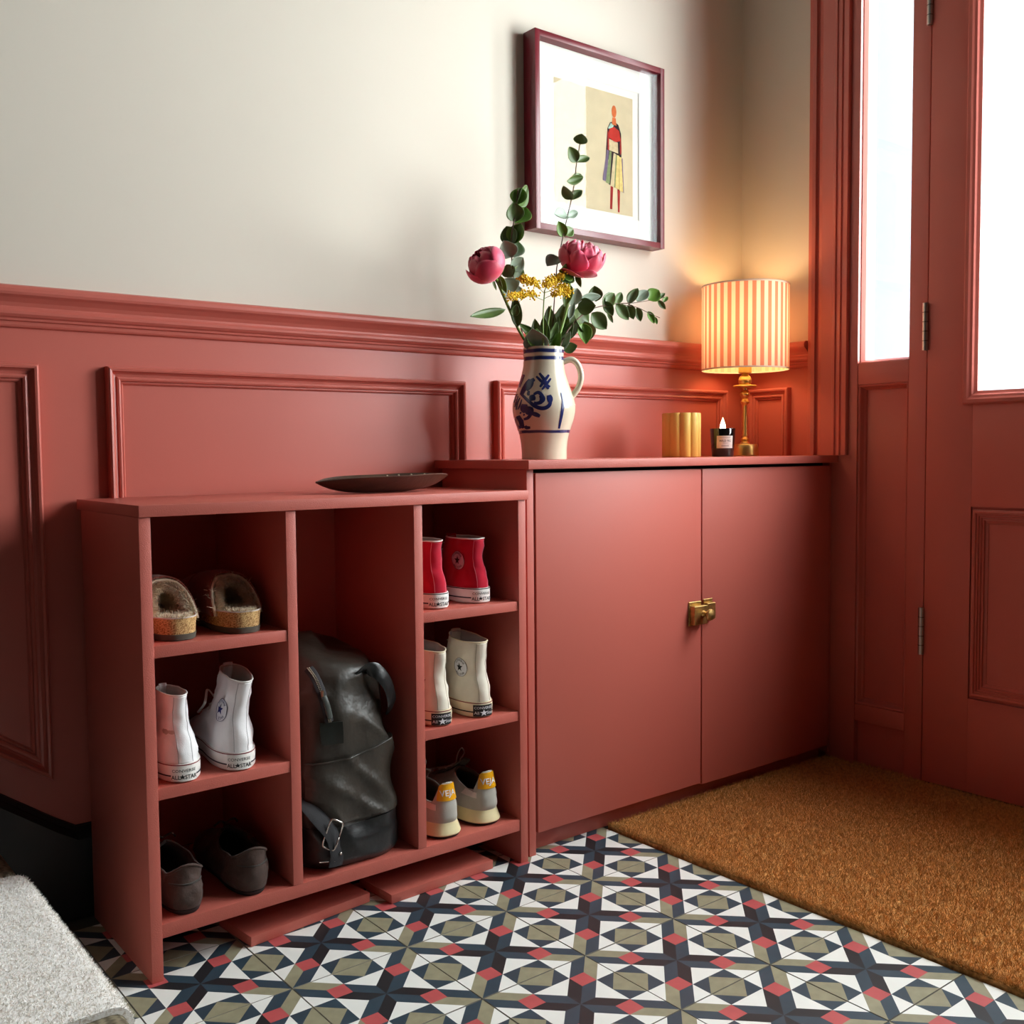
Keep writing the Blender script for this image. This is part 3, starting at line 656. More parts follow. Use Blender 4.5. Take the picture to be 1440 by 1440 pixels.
tube('handle', hp, [.0085]*len(hp), mat('handle_stoneware', rgb(214, 203, 180), 0.18, coat=0.3), vz, 12, flat=.75)
def vpt(px, py, off):
    """vase surface point from photo pixel-ish coordinates (front view)"""
    z = (645-py)*k_; r_ = smooth_interp(z)+off; s = max(-.985, min(.985, (px-765.0)*k_/r_)); th = -PI/2+math.asin(s); return Vector((r_*math.cos(th), r_*math.sin(th), z))
def stroke(pts, wd):
    """brush stroke given in photo-crop coordinates (8x)"""
    P2 = catmull([(690+x/8, 480+y/8, 0) for x, y in pts], 5); n_ = len(P2); V = []
    for i, p in enumerate(P2):
        t = (P2[min(i+1, n_-1)]-P2[max(i-1, 0)]).normalized(); nn = Vector((-t.y, t.x, 0)); ww = wd*1.45*(.65+.35*math.sin(PI*i/(n_-1)))/16
        V.append(vpt(p.x+nn.x*ww, p.y+nn.y*ww, .0004)); V.append(vpt(p.x, p.y, .0009)); V.append(vpt(p.x-nn.x*ww, p.y-nn.y*ww, .0004))
    return V, grid_faces(n_, 3)
S_ = [([(545, 375), (600, 455), (640, 555)], 26), ([(510, 410), (570, 470), (660, 530)], 22), ([(650, 395), (600, 460), (550, 530)], 24), ([(670, 435), (620, 500), (570, 560)], 20), ([(600, 430), (610, 490), (625, 545)], 20),
      ([(375, 380), (350, 430), (320, 520)], 30), ([(490, 440), (430, 480), (380, 540), (345, 610)], 40), ([(440, 440), (400, 490), (355, 560)], 26), ([(470, 470), (440, 520), (400, 560)], 34),
      ([(345, 600), (420, 680), (500, 745), (580, 765), (640, 740), (660, 690), (645, 625)], 30), ([(645, 620), (655, 660), (655, 700)], 46), ([(480, 610), (530, 590), (570, 630), (565, 690), (510, 710), (480, 700)], 30), ([(555, 620), (575, 660), (555, 700)], 44), ([(455, 615), (465, 650), (470, 680)], 50), ([(430, 570), (420, 600), (430, 620)], 22),
      ([(330, 640), (300, 700), (285, 770)], 12), ([(310, 620), (285, 680), (270, 740)], 12), ([(350, 660), (330, 720), (305, 770)], 12), ([(300, 590), (275, 640), (262, 690)], 12),
      ([(380, 715), (375, 760), (395, 800)], 60), ([(420, 740), (420, 790), (440, 810)], 56), ([(450, 750), (460, 790), (420, 860), (370, 880)], 26), ([(330, 800), (340, 815)], 16), ([(365, 825), (380, 835)], 16),
      ([(455, 815), (500, 830), (545, 850)], 34), ([(300, 840), (320, 900), (350, 970)], 56), ([(350, 880), (350, 930), (365, 975)], 30), ([(385, 950), (400, 970), (440, 970)], 26), ([(290, 850), (280, 900), (320, 980)], 22),
      ([(785, 590), (800, 700), (785, 830), (755, 985)], 24)]
V_, F_ = join_geo([stroke(p, wd) for p, wd in S_])
mo = mesh('painted_motif', V_, F_, cobalt, vb, True); mo['label'] = 'cobalt blue brush strokes'

# ------------------------------------------------------------------ bouquet
def leaf_mesh(name, asp, point, cup, n=9, m_=4):
    """unit leaf: base at origin, tip at +y 1, faces +z"""
    V = []; F = []
    for i in range(n+1):
        v = i/n; wd = .5*asp*(math.sin(PI*(v**point))**.8 if 0 < v < 1 else 0)
        for j in range(-m_, m_+1):
            u = j/m_; V.append((wd*u, v, cup*(u*u*wd*2-.25*math.sin(PI*v))+(.012 if j == 0 else 0)))
    F = grid_faces(n+1, 2*m_+1); return V, F
LEAF = {'round': leaf_mesh('r', .95, .85, .25), 'oval': leaf_mesh('o', .62, .85, .3), 'lance': leaf_mesh('l', .30, .8, .35), 'narrow': leaf_mesh('n', .20, .9, .3)}
ZV = Vector((0, 0, 1))
def place_leaf(kind, base, tip, facing, m, parent, width=1.0, name='leaf'):
    base = Vector(base); tip = Vector(tip); y = tip-base; L = y.length; y.normalize()
    f = Vector(facing); f = (f-y*f.dot(y)).normalized(); x = y.cross(f)
    V0, F0 = LEAF[kind]; V = [base+x*(a*L*width)+y*(b*L)+f*(c*L) for a, b, c in V0]
    o = mesh(name, V, F0, m, parent, True); md = o.modifiers.new('thickness', 'SOLIDIFY'); md.thickness = .0005; return o
TOC = -_f
def jit(s): return Vector((random.gauss(0, s), random.gauss(0, s), random.gauss(0, s)))
MOUTH = Vector((vx, vy, CZ+.226))
def into(px, dy=0): return at(px, 486, vy+dy)
# tall eucalyptus
EY = .285
e1 = thing('eucalyptus_sprig', 'tall thin eucalyptus sprig rising in front of the picture', 'flower', MOUTH, group='stems in the jug')
s1 = [(770, 520), (776, 470), (782, 389), (784, 371), (794, 322), (798, 304), (804, 278), (808, 255), (811, 229), (816, 200)]
tube('stem', catmull([at(x, y, EY) for x, y in s1], 5), .0012, stem_b, e1, 6)
def eleaf(parent, b, t, kind, m, fac=None, Y=EY, dy=0, width=1.0):
    place_leaf(kind, at(*b, Y), at(*t, Y+dy), TOC+(jit(.25) if fac is None else Vector(fac)), m, parent, width)
for b, t, kd, m_, dy, wd in (((816, 203), (818, 188), 'round', leaf_d, -.01, 1.5), ((811, 228), (800, 206), 'oval', leaf_d, -.01, 1.0), ((812, 228), (829, 221), 'oval', leaf_d, .0, .9), ((797, 255), (821, 249), 'oval', leaf_d, -.01, .75), ((808, 256), (816, 244), 'oval', leaf_d, .015, .8),
    ((804, 281), (792, 261), 'oval', leaf_d, -.01, 1.0), ((804, 281), (818, 267), 'oval', leaf_d, .0, .95), ((798, 303), (779, 301), 'oval', leaf_g, -.015, .9), ((798, 304), (813, 298), 'oval', leaf_g, .0, .9), ((794, 333), (785, 311), 'oval', leaf_b, -.005, 1.05), ((794, 330), (806, 322), 'oval', leaf_d, .01, 1.0), ((785, 361), (769, 374), 'oval', leaf_g, -.01, 1.1)):
    eleaf(e1, b, t, kd, m_, dy=dy, width=wd)
# left eucalyptus
e2 = thing('eucalyptus_sprig', 'leafy eucalyptus sprig standing above the left peony', 'flower', MOUTH+Vector((-.01, .008, 0)), group='stems in the jug')
EY2 = .30
tube('stem', catmull([at(x, y, EY2) for x, y in ((750, 520), (735, 470), (723, 400), (719, 340), (724, 304), (729, 266))], 6), .0014, stem_b, e2, 6)
for b, t, kd, m_, dy, wd in (((727, 288), (733, 264), 'round', leaf_b, .0, 1.0), ((727, 288), (742, 262), 'oval', leaf_d, .02, .9), ((725, 312), (722, 284), 'round', leaf_d, -.01, 1.0), ((724, 314), (738, 290), 'round', leaf_b, .01, .95), ((722, 343), (732, 314), 'round', leaf_b, -.01, 1.0), ((721, 345), (712, 318), 'round', leaf_d, .015, .9),
    ((719, 362), (708, 338), 'round', leaf_g, -.01, 1.0), ((719, 362), (727, 338), 'round', leaf_g, .01, 1.0), ((719, 378), (736, 362), 'round', leaf_g, -.015, 1.1), ((720, 390), (712, 372), 'round', leaf_d, .01, 1.1), ((721, 392), (736, 378), 'round', leaf_d, 0, 1.0), ((722, 412), (709, 392), 'round', leaf_g, -.01, 1.15), ((722, 414), (736, 408), 'oval', leaf_g, .01, 1.2)):
    eleaf(e2, b, t, kd, m_, Y=EY2, dy=dy, width=wd)
# right eucalyptus
e3 = thing('eucalyptus_sprig', 'eucalyptus sprig reaching right towards the lamp', 'flower', MOUTH+Vector((.012, 0, 0)), group='stems in the jug')
EY3 = .262
tube('stem', catmull([at(x, y, EY3) for x, y in ((778, 520), (795, 470), (826, 438), (860, 428), (890, 426), (915, 422), (934, 418))], 6), [.0018]*12+[.0013]*13+[.0009]*12, stem_b, e3, 6)
tube('twig', catmull([at(x, y, EY3-.006) for x, y in ((872, 428), (895, 432), (912, 440), (928, 447))], 5), .0008, stem_b, e3, 6)
RL = [((812, 434), (838, 430), 'round', leaf_d, -.03, 1.0), ((832, 440), (853, 463), 'oval', leaf_d, -.01, 1.15), ((820, 455), (824, 484), 'oval', leaf_b, -.02, 1.0), ((822, 452), (830, 478), 'oval', leaf_d, .02, 1.1), ((838, 424), (836, 402), 'round', leaf_d, .0, 1.0), ((815, 422), (845, 416), 'oval', leaf_g, -.01, .55), ((848, 432), (864, 412), 'oval', leaf_d, .0, 1.0), ((850, 424), (862, 444), 'oval', leaf_d, -.01, 1.0),
      ((866, 428), (884, 450), 'oval', leaf_d, -.01, 1.0), ((866, 428), (874, 411), 'oval', leaf_d, .01, .7), ((852, 426), (857, 410), 'lance', leaf_g, .01, 1.2), ((884, 428), (891, 449), 'oval', leaf_d, -.01, 1.0), ((884, 428), (897, 405), 'oval', leaf_d, .0, .8), ((896, 424), (911, 408), 'oval', leaf_g, .0, 1.1), ((896, 432), (901, 452), 'oval', leaf_d, .0, .85), ((912, 422), (927, 408), 'round', leaf_b, -.01, 1.05),
      ((911, 438), (920, 455), 'oval', leaf_b, -.01, .85), ((925, 422), (936, 435), 'oval', leaf_d, .0, .6), ((926, 421), (935, 412), 'oval', leaf_d, .0, .7), ((933, 425), (939, 417), 'oval', leaf_b, .0, .9), ((921, 446), (924, 456), 'oval', leaf_b, .0, .7), ((854, 436), (862, 454), 'lance', leaf_d, .01, .9), ((806, 440), (828, 455), 'round', leaf_d, .02, 1.0), ((803, 430), (812, 405), 'oval', leaf_g, .01, 1.1), ((800, 448), (808, 424), 'lance', leaf_g, -.01, 1.3)]
for b, t, kd, m_, dy, wd in RL: eleaf(e3, b, t, kd, m_, Y=EY3, dy=dy, width=wd)
# low foliage tucked into the mouth
e4 = thing('foliage_sprig', 'short green leaves tucked round the mouth of the jug', 'flower', MOUTH+Vector((0, -.01, 0)), group='stems in the jug')
tube('stem', catmull([at(x, y, .27) for x, y in ((768, 520), (768, 490), (770, 460), (775, 430))], 4), .0015, stem_g, e4, 6)
for b, t, kd, m_, dy, wd in (((757, 484), (739, 468), 'oval', leaf_b, -.012, .9), ((758, 492), (748, 462), 'oval', leaf_g, -.03, 1.3), ((763, 490), (754, 462), 'lance', leaf_b, -.02, 1.1), ((768, 488), (764, 445), 'lance', leaf_d, 0, 1.4), ((774, 490), (784, 452), 'lance', leaf_d, -.01, 1.2), ((782, 490), (800, 446), 'lance', leaf_b, 0, 1.0), ((784, 492), (806, 452), 'lance', leaf_d, -.015, 1.3), ((786, 494), (802, 466), 'lance', leaf_g, -.03, 1.4), ((792, 492), (812, 486), 'oval', leaf_d, -.02, 1.2), ((778, 494), (788, 466), 'lance', leaf_b, -.03, 1.2),
    ((762, 480), (730, 455), 'narrow', leaf_d, 0, 1.4), ((766, 478), (735, 462), 'narrow', leaf_d, .01, 1.4), ((775, 478), (772, 430), 'lance', leaf_d, .02, 1.3), ((782, 478), (795, 425), 'lance', leaf_d, .02, 1.2), ((788, 480), (812, 440), 'lance', leaf_d, .03, 1.3), ((770, 484), (782, 440), 'lance', leaf_d, .03, 1.5), ((757, 484), (752, 448), 'lance', leaf_d, .02, 1.3)):
    eleaf(e4, b, t, kd, m_, Y=.275, dy=dy, width=wd)
# goldenrod
gr = thing('goldenrod', 'spray of small yellow goldenrod flowers between the peonies', 'flower', MOUTH+Vector((-.004, -.004, 0)), group='stems in the jug')
GYY = .250
tube('stem', catmull([at(x, y, GYY) for x, y in ((766, 520), (764, 480), (764, 440), (766, 408))], 5), .0013, stem_g, gr, 6)
geo = []; buds = []
for path_ in (((765, 412), (752, 400), (740, 396), (733, 394)), ((766, 408), (775, 398), (786, 393), (790, 390)), ((765, 412), (790, 404), (800, 413)), ((764, 422), (745, 415), (730, 418), (716, 419)), ((765, 420), (785, 412), (800, 416)), ((765, 410), (770, 400), (778, 395))):
    cpts = catmull([at(x, y, GYY+random.uniform(-.012, .012)) for x, y in path_], 8); V0, F0 = tube_geo(cpts, .0007, 5); geo.append((V0, F0))
    for p in cpts[5:]:
        for q in range(14): buds.append(p+Vector((random.gauss(0, .004), random.gauss(0, .004), random.gauss(.003, .004))))
V_, F_ = join_geo(geo); mesh('branchlets', V_, F_, stem_g, gr, True)
V_, F_ = join_geo([ico(random.uniform(.0014, .0026), p, 1) for p in buds]); o = mesh('blossoms', V_, F_, yellow_f, gr, True); o['kind'] = 'stuff'
# peonies
def peony(label, c, axis, rad, stem_px, Y, open_, leaves):
    root = thing('peony', label, 'flower', MOUTH+Vector((random.uniform(-.01, .01), .006, 0)), group='stems in the jug')
    axis = Vector(axis).normalized(); a1 = axis.cross(Vector((.3, .2, 1))).normalized(); a2 = axis.cross(a1)
    M = Matrix((a1, a2, axis)).transposed()
    def pet(az, half, phi0, phi1, r0, r1, ruff, m, flare=0, squash=.86):
        V = []; nu_, nv_ = 10, 10
        for i in range(nv_+1):
            v = i/nv_; ph = phi0+(phi1-phi0)*v; wsh = half*(.35+.75*math.sin(PI*min(1, .12+.62*v)))*(1 if v < .85 else 1-(v-.85)*1.6)
            for j in range(nu_+1):
                u = -1+2*j/nu_
                edge = (1-.16*u*u*v)
                r_ = (r0+(r1-r0)*v)+flare*v*v-.05*rad*u*u*v+ruff*v*v*math.sin(u*6+az*7)*.5
                ph2 = phi0+(ph-phi0)*edge
                a = az+u*wsh*(1/max(.55, math.sin(max(ph2, .35))))*.8
                V.append(Vector(c)+M @ Vector((r_*math.sin(ph2)*math.cos(a), r_*math.sin(ph2)*math.sin(a), -r_*squash*math.cos(ph2))))
        o = mesh('petal', V, grid_faces(nv_+1, nu_+1), m, root, True); md = o.modifiers.new('thickness', 'SOLIDIFY'); md.thickness = .0006
    if open_:
        for k in range(7): pet(2*PI*k/7+.3, .62, .05, 1.75+random.uniform(-.15, .2), rad, rad*1.0, .003, petal if k % 2 else petal_d)
        for k in range(7): pet(2*PI*k/7+.8, .60, .1, 2.15+random.uniform(-.1, .2), rad*.88, rad*.86, .004, petal)
        for k in range(8): pet(2*PI*k/8+.1, .50, .3, 2.45+random.uniform(-.15, .2), rad*.74, rad*.76, .006, petal_l if k % 2 else petal)
        for k in range(8): pet(2*PI*k/8+.5, .42, .5, 2.65+random.uniform(-.2, .2), rad*.58, rad*.66, .008, petal_l)
        for k in range(6): pet(2*PI*k/6+.2, .40, .8, 2.85, rad*.38, rad*.55, .010, petal_l if k % 2 else petal)
        toc = (M.inverted() @ (-_f+_r*.35)); az0 = math.atan2(toc.y, toc.x)
        pet(az0+.15, .62, .0, 1.15, rad*1.02, rad*1.18, .002, petal, flare=rad*.12); pet(az0-.75, .55, .0, 1.05, rad*1.0, rad*1.25, .002, petal_d, flare=rad*.2)
    else:
        for k in range(5): pet(2*PI*k/5+.9, .95, .02, 2.05+.12*(k % 3), rad*(1-.015*k), rad*(.98-.015*k), .001, petal_d if k % 2 else petal)
        for k in range(5): pet(2*PI*k/5+.2, .85, .1, 2.6, rad*.86, rad*.84, .003, petal_d)
        for k in range(4): pet(2*PI*k/4, .8, .3, 2.9, rad*.66, rad*.78, .004, petal)
    sp2 = [Vector(c)-axis*rad*.80]+[at(x, y, Y+.004*i) for i, (x, y) in enumerate(stem_px)]
    tube('stem', catmull(sp2, 6), .0031, stem_g, root, 8)
    for k in range(4):
        a = 2*PI*k/4+.4; d = M @ Vector((math.cos(a), math.sin(a), 0)); b = Vector(c)-axis*rad*.80
        place_leaf('oval', b, b+d*rad*.75+axis*rad*.28, d*-.3-axis*.9+jit(.05), leaf_b, root, 1.0, 'sepal')
    for b, t, m_, kd in leaves: place_leaf(kd, at(*b, Y), at(*t, Y-.01), TOC+jit(.3), m_, root, 1.2)
    return root
peony('pink peony still half closed, leaning left over the jug rim', at(682.5, 371, .262), -_r*.55+_u*.62-_f*.45, .0425, ((700, 397), (712, 425), (730, 465), (748, 495), (756, 520)), .272, False,
      [((696, 388), (706, 404), leaf_d, 'lance'), ((703, 388), (712, 412), leaf_b, 'lance'), ((693, 392), (698, 408), leaf_d, 'narrow'), ((711, 435), (661, 445), leaf_d, 'narrow'), ((728, 460), (724, 415), leaf_d, 'lance'), ((722, 445), (727, 428), leaf_d, 'oval')])
peony('wide open pink peony with ruffled pale petals near the picture', at(818, 359, .25), _u*.93+_r*.22-_f*.28, .0500, ((802, 392), (799, 425), (790, 460), (780, 490), (774, 520)), .258, True,
      [((806, 384), (786, 384), leaf_b, 'oval'), ((810, 384), (817, 404), leaf_d, 'lance'), ((804, 386), (790, 396), leaf_d, 'oval'), ((802, 400), (794, 432), leaf_d, 'lance')])
# ------------------------------------------------------------------ soft shells (shoes, bag)
def sg(x): return 1.0 if x >= 0 else -1.0
class Shell:
    def __init__(s, prof, z0, ztop, wob=0.0, freq=40.0, seed=0.0, wm=None, heel=0.0, ridge=None):
        s.heel = heel; s.rg = ridge
        s.P = np.array(prof, float); s.z0 = z0; s.zt = ztop; s.wob = wob; s.fr = freq; s.sd = seed; s.wm = wm
    def base(s, v, t):
        vv = s.P[:, 0]; yh, yt, w_, e, cx = (float(np.interp(v, vv, s.P[:, k])) for k in (1, 2, 3, 4, 5))
        c, sn = math.cos(t), math.sin(t); L = (yt-yh)/2
        if c > 0 and s.heel: e = min(1, e+s.heel*(1-abs(sn)))
        y = (yh+yt)/2-L*sg(c)*abs(c)**e; x = w_*sg(sn)*abs(sn)**e
        if s.wm: x *= s.wm((y-yh)/max(1e-6, yt-yh), v)
        return Vector((cx+x, y, s.z0+(s.zt(t)-s.z0)*v))
    def p(s, v, t, off=0.0):
        b = s.base(v, t); d = 1e-3
        n_ = (s.base(v, t+d)-s.base(v, t-d)).cross(s.base(min(v+d*5, 1.0), t)-s.base(max(v-d*5, 0.0), t))
        if n_.length < 1e-12: n_ = Vector((math.sin(t), -math.cos(t), 0))
        n_.normalize()
        if s.wob: off += s.wob*mnoise.noise(b*s.fr+Vector((s.sd, s.sd*2, 0)))*min(1, v*6)
        if s.rg:
            q = b*s.rg[1]; q = Vector((q.x+.6*q.z, q.y, q.z*.75)); rr = 1-abs(mnoise.noise(q+Vector((s.sd, 7.7, 1.3)))); off += s.rg[0]*(rr**4-.35)*min(1, v*5)*min(1, (1-v)*8)
        return b+n_*off
    def t_of(s, a, v):
        key = round(v, 3)
        if not hasattr(s, '_c'): s._c = {}
        if key not in s._c:
            ts = np.linspace(0, PI, 160); pp = [s.base(v, t) for t in ts]; ss = [0]
            for i in range(1, 160): ss.append(ss[-1]+(pp[i]-pp[i-1]).length)
            s._c[key] = (ts, np.array(ss))
        ts, ss = s._c[key]; return sg(a)*float(np.interp(abs(a), ss, ts))
    def az(s, a, z, off):
        v = (z-s.z0)/(s.zt(0)-s.z0); t = s.t_of(a, min(1, max(0, v))); v = (z-s.z0)/(s.zt(t)-s.z0); return s.p(min(1, max(0, v)), t, off)
    def ring_ts(s, n): return [-PI+2*PI*i/n for i in range(n)]
    def body(s, name, m, parent, n=48, nv=18, th=.003, depth=.15, inner=None):
        T = s.ring_ts(n); rings = [[s.p(i/nv, t) for t in T] for i in range(nv+1)]
        rings.append([s.p(1, t, -th*.3)+Vector((0, 0, .0012)) for t in T]); k0 = len(rings)
        for v in (1.0, .85, .6, .35, depth): rings.append([s.p(v, t, -th)for t in T])
        V = [p for r_ in rings for p in r_]; F = grid_faces(len(rings), n, True); F.append(tuple((len(rings)-1)*n+i for i in range(n)))
        fm = [1 if f[0]//n >= k0-1 else 0 for f in F]
        return mesh(name, V, F, None, parent, True, mats=[m, inner or m], fm=fm)
    def patch(s, name, a0, a1, z0, z1, off, m, parent, na=12, nz=8, thick=.0012, shape=None):
        V = []
        for i in range(nz+1):
            for j in range(na+1):
                a = a0+(a1-a0)*j/na; z = z0+(z1-z0)*i/nz
                if shape: a, z = shape(j/na, i/nz, a, z)
                V.append(s.az(a, z, off))
        n1 = len(V)
        for i in range(nz+1):
            for j in range(na+1):
                a = a0+(a1-a0)*j/na; z = z0+(z1-z0)*i/nz
                if shape: a, z = shape(j/na, i/nz, a, z)
                V.append(s.az(a, z, off-thick))
        G = grid_faces(nz+1, na+1); F = list(G)
        def e(i, j): return i*(na+1)+j
        for j in range(na): F.append((e(0, j+1), e(0, j), e(0, j)+n1, e(0, j+1)+n1)); F.append((e(nz, j), e(nz, j+1), e(nz, j+1)+n1, e(nz, j)+n1))
        for i in range(nz): F.append((e(i, 0), e(i+1, 0), e(i+1, 0)+n1, e(i, 0)+n1)); F.append((e(i+1, na), e(i, na), e(i, na)+n1, e(i+1, na)+n1))
        return mesh(name, V, F, m, parent, True, angle=60)
def fabric(name, col, rough=.9, bump=900, var=(30, .06)): return mat(name, col, rough, spec=.2, sheen=.2, bump=(bump, .35, .0008, 2), var=var)
canvas_w = fabric('canvas_white', rgb(244, 242, 243)); canvas_r = fabric('canvas_red', rgb(190, 18, 48), var=(20, .12)); canvas_c = fabric('canvas_cream', rgb(236, 228, 211), var=(22, .10))
rubber_w = mat('rubber_white', rgb(243, 240, 235), .5, var=(40, .05)); rubber_c = mat('rubber_cream', rgb(234, 222, 190), .45, var=(40, .06)); rubber_b = mat('rubber_black', rgb(26, 26, 27), .6)
line_r = mat('line_wine', rgb(128, 34, 46), .5); line_n = mat('line_navy', rgb(34, 34, 52), .5); line_k = mat('line_black', rgb(24, 22, 24), .5)
patch_w = mat('patch_white', rgb(236, 236, 240), .8); patch_g = mat('patch_grey', rgb(206, 198, 196), .8); star_b = mat('star_blue', rgb(28, 34, 110), .7)
seam_w = mat('seam_white', rgb(186, 182, 184), .9); seam_r = mat('seam_pink', rgb(226, 120, 140), .9); seam_c = mat('seam_cream', rgb(176, 164, 142), .9)
lin_in = fabric('lining', rgb(196, 190, 184)); insole_d = fabric('lining_dark', rgb(70, 66, 62))
def sole_ring(S, t, z, off):
    b = S.base(0, t); d = S.base(0, t+1e-3)-S.base(0, t-1e-3); n_ = Vector((d.y, -d.x, 0)).normalized(); return Vector((b.x, b.y, z))+n_*off
def sole_loft(S, name, prof, m, parent, n=64):
    T = S.ring_ts(n); return loft(name, [[sole_ring(S, t, z, o) for t in T] for z, o in prof], m, parent, True, True, angle=40)
def sole_band(S, name, z0, z1, off, m, parent, n=64):
    T = S.ring_ts(n); return loft(name, [[sole_ring(S, t, z, off) for t in T] for z in (z0, z1)], m, parent, False, False)
def sole_text(S, s, size, a0, zc, off, m, parent, bold=0, squeeze=1.0):
    tv, tf = text_geo(s, bold); return mesh('lettering', [sole_ring(S, S.t_of(a0+x*size*squeeze, 0), zc+y*size, off) for x, y in tv], tf, m, parent)
def star_pts(R_, n=5, rot=PI/2): return [((R_ if k % 2 == 0 else R_*.40)*math.cos(rot+PI*k/n), (R_ if k % 2 == 0 else R_*.40)*math.sin(rot+PI*k/n)) for k in range(2*n)]
def fan(pts, f): 
    V = [f(0, 0)]+[f(x, y) for x, y in pts]; n_ = len(pts); return V, [(0, 1+i, 1+(i+1) % n_) for i in range(n_)]
wm_shoe = lambda s_, v: (1-.10*math.exp(-((s_-.42)/.16)**2)+.13*math.exp(-((s_-.70)/.2)**2)*(1-v))
def hightop(label, group, loc, rz, H, wtop, cm, rm, lines, kind, seed, top_tilt=.0, patch_col=None, starm=None, side=-1, lean=0.0, tall_front=.0, toe=.256, seam=None):
    root = thing('high_top_shoe', label, 'shoe', loc, rz, group, world=False)
    z0 = .027
    prof = [(0, 0, toe, .0355, .72, 0), (.06, .001, toe-.006, .0355, .74, 0), (.16, .001, toe-.05, .0345, .8, lean*.05), (.30, .004, .185, .0325, .85, lean*.15), (.45, .010, .150, .0290, .9, lean*.3), (.62, .0115, .128, .0265+.5*(wtop-.0235), .92, lean*.55), (.82, .0085, .115, wtop+.001, .94, lean*.8), (1, .003, .108, wtop, .95, lean)]
    if kind == 'white':
        prof[3] = (.30, .006, .180, .0315, .85, lean*.15); prof[4] = (.45, .015, .140, .0255, .9, lean*.3); prof[5] = (.62, .0170, .122, .0222, .92, lean*.55)
    zt = lambda t: H-tall_front*math.sin(t)**2*.6+top_tilt*(1-math.cos(t))/2
    S = Shell(prof, z0, zt, .0022, 46, seed, wm_shoe, .10, (.0022, 26))
    up = S.body('upper', cm, root, 56, 22, .0026, .12, lin_in)
    so = sole_loft(S, 'sole', [(0, -.002), (.0012, .0005), (.004, .0026), (.0255, .0030), (.0285, .0022), (.0295, -.003)], rm, root)
    sole_band(S, 'sole_line', .0268, .0284, .0033, lines[0], so); sole_band(S, 'sole_line', .0100, .0122, .00325, lines[1], so)
    if kind == 'cream': sole_loft(S, 'tread', [(-.0002, -.002), (.0030, .0012), (.0036, .0020)], rubber_b, so)
    S.patch('heel_strip', -.0105, .0105, z0+.003, H-.002, .0016, cm, up, 8, 18, .0022)
    for s_ in (-1, 1): S.patch('heel_seam', s_*.0105-.0005, s_*.0105+.0005, z0+.003, H-.002, .0020, seam, up, 1, 18, .0016)
    T = S.ring_ts(56)
    V_, F_ = tube_geo([S.p(1, t)+Vector((0, 0, .0006)) for t in T]+[S.p(1, T[0])+Vector((0, 0, .0006))], .0013, 6); mesh('collar_binding', V_, F_, rm, up, True)
    # heel label
    lab = kind == 'cream'; hw = .0175; ac = -.004
    ns = 14; V_ = [sole_ring(S, S.t_of(ac-hw+2*hw*i/ns, 0), z, .0040) for z in (.0030, .0245) for i in range(ns+1)]
    lb_ = mesh('heel_label', V_, grid_faces(2, ns+1), rubber_b if lab else rubber_w, so, True)
    tm = patch_w if lab else line_k
    sole_text(S, 'CONVERSE', .0064, ac, .0192, .0044, tm, lb_, .0, .98)
    if lab:
        V_, F_ = fan(star_pts(.0066), lambda x, y: sole_ring(S, S.t_of(ac+x, 0), .0098+y, .0045)); mesh('star', V_, F_, tm, lb_)
        sole_text(S, 'All', .0078, ac-.0112, .0098, .0044, tm, lb_); sole_text(S, 'Star', .0078, ac+.0113, .0098, .0044, tm, lb_)
    else:
        sole_text(S, 'ALL', .0088, ac-.0105, .0095, .0044, tm, lb_, .014, .85); sole_text(S, 'STAR', .0088, ac+.0090, .0095, .0044, tm, lb_, .014, .78)
        V_, F_ = fan(star_pts(.0042), lambda x, y: sole_ring(S, S.t_of(ac+x-.0022, 0), .0098+y, .0045)); mesh('star', V_, F_, tm, lb_)
    if kind == 'cream' and not patch_col:
        tv, tf = text_geo('Y', .02); mesh('lettering', [S.az(-.030+x*.009, .080+y*.009, .0012) for x, y in tv], tf, line_r, up)
    if patch_col:
        pa, pz = side*(.040 if kind == 'white' else .045), z0+(H-z0)*.56; Rr = .0175
        f = lambda x, y, o=.0016: S.az(pa+x, pz+y, o)
        V_ = [f(0, 0)]; F_ = []; nr, na = 3, 28
        for i in range(1, nr+1):
            for j in range(na): V_.append(f(Rr*i/nr*math.cos(2*PI*j/na), Rr*i/nr*math.sin(2*PI*j/na)))
        F_ = [(0, 1+j, 1+(j+1) % na) for j in range(na)]+[(1+(i-1)*na+j, 1+i*na+j, 1+i*na+(j+1) % na, 1+(i-1)*na+(j+1) % na) for i in range(1, nr) for j in range(na)]
        pt = mesh('ankle_patch', V_, F_, patch_col, up, True)
        V_, F_ = fan(star_pts(.0088), lambda x, y: f(x, y, .0023)); mesh('star', V_, F_, starm, pt)
        V_, F_ = tube_geo([f(Rr*math.cos(2*PI*j/32), Rr*math.sin(2*PI*j/32), .0017) for j in range(33)], .0003, 5); mesh('patch_edge', V_, F_, starm, pt)
        for s_, up_, sz in (('CONVERSE', 1, .0056), ('ALL STAR', -1, .0056)):
            tv, tf = text_geo(s_, .005); V_ = []
            for x, y in tv:
                if up_ > 0: r_ = .0118+.35*sz+y*sz; an = PI/2-x*sz/.0132
                else: r_ = .0132-.35*sz+.0010-y*sz+.0012; an = -PI/2+x*sz/.0132
                V_.append(f(r_*math.cos(an), r_*math.sin(an), .0022))
            mesh('lettering', V_, tf, starm, pt)
    # tongue and laces over the instep
    V_ = []
    for i in range(9):
        v = .42+.62*i/8
        for j in range(7):
            t = PI-.42+.84*j/6; p = S.p(min(v, 1), t, -.002); 
            if v > 1: p = p+Vector((0, .003, (v-1)*.10))
            V_.append(p+Vector((0, 0, .001)))
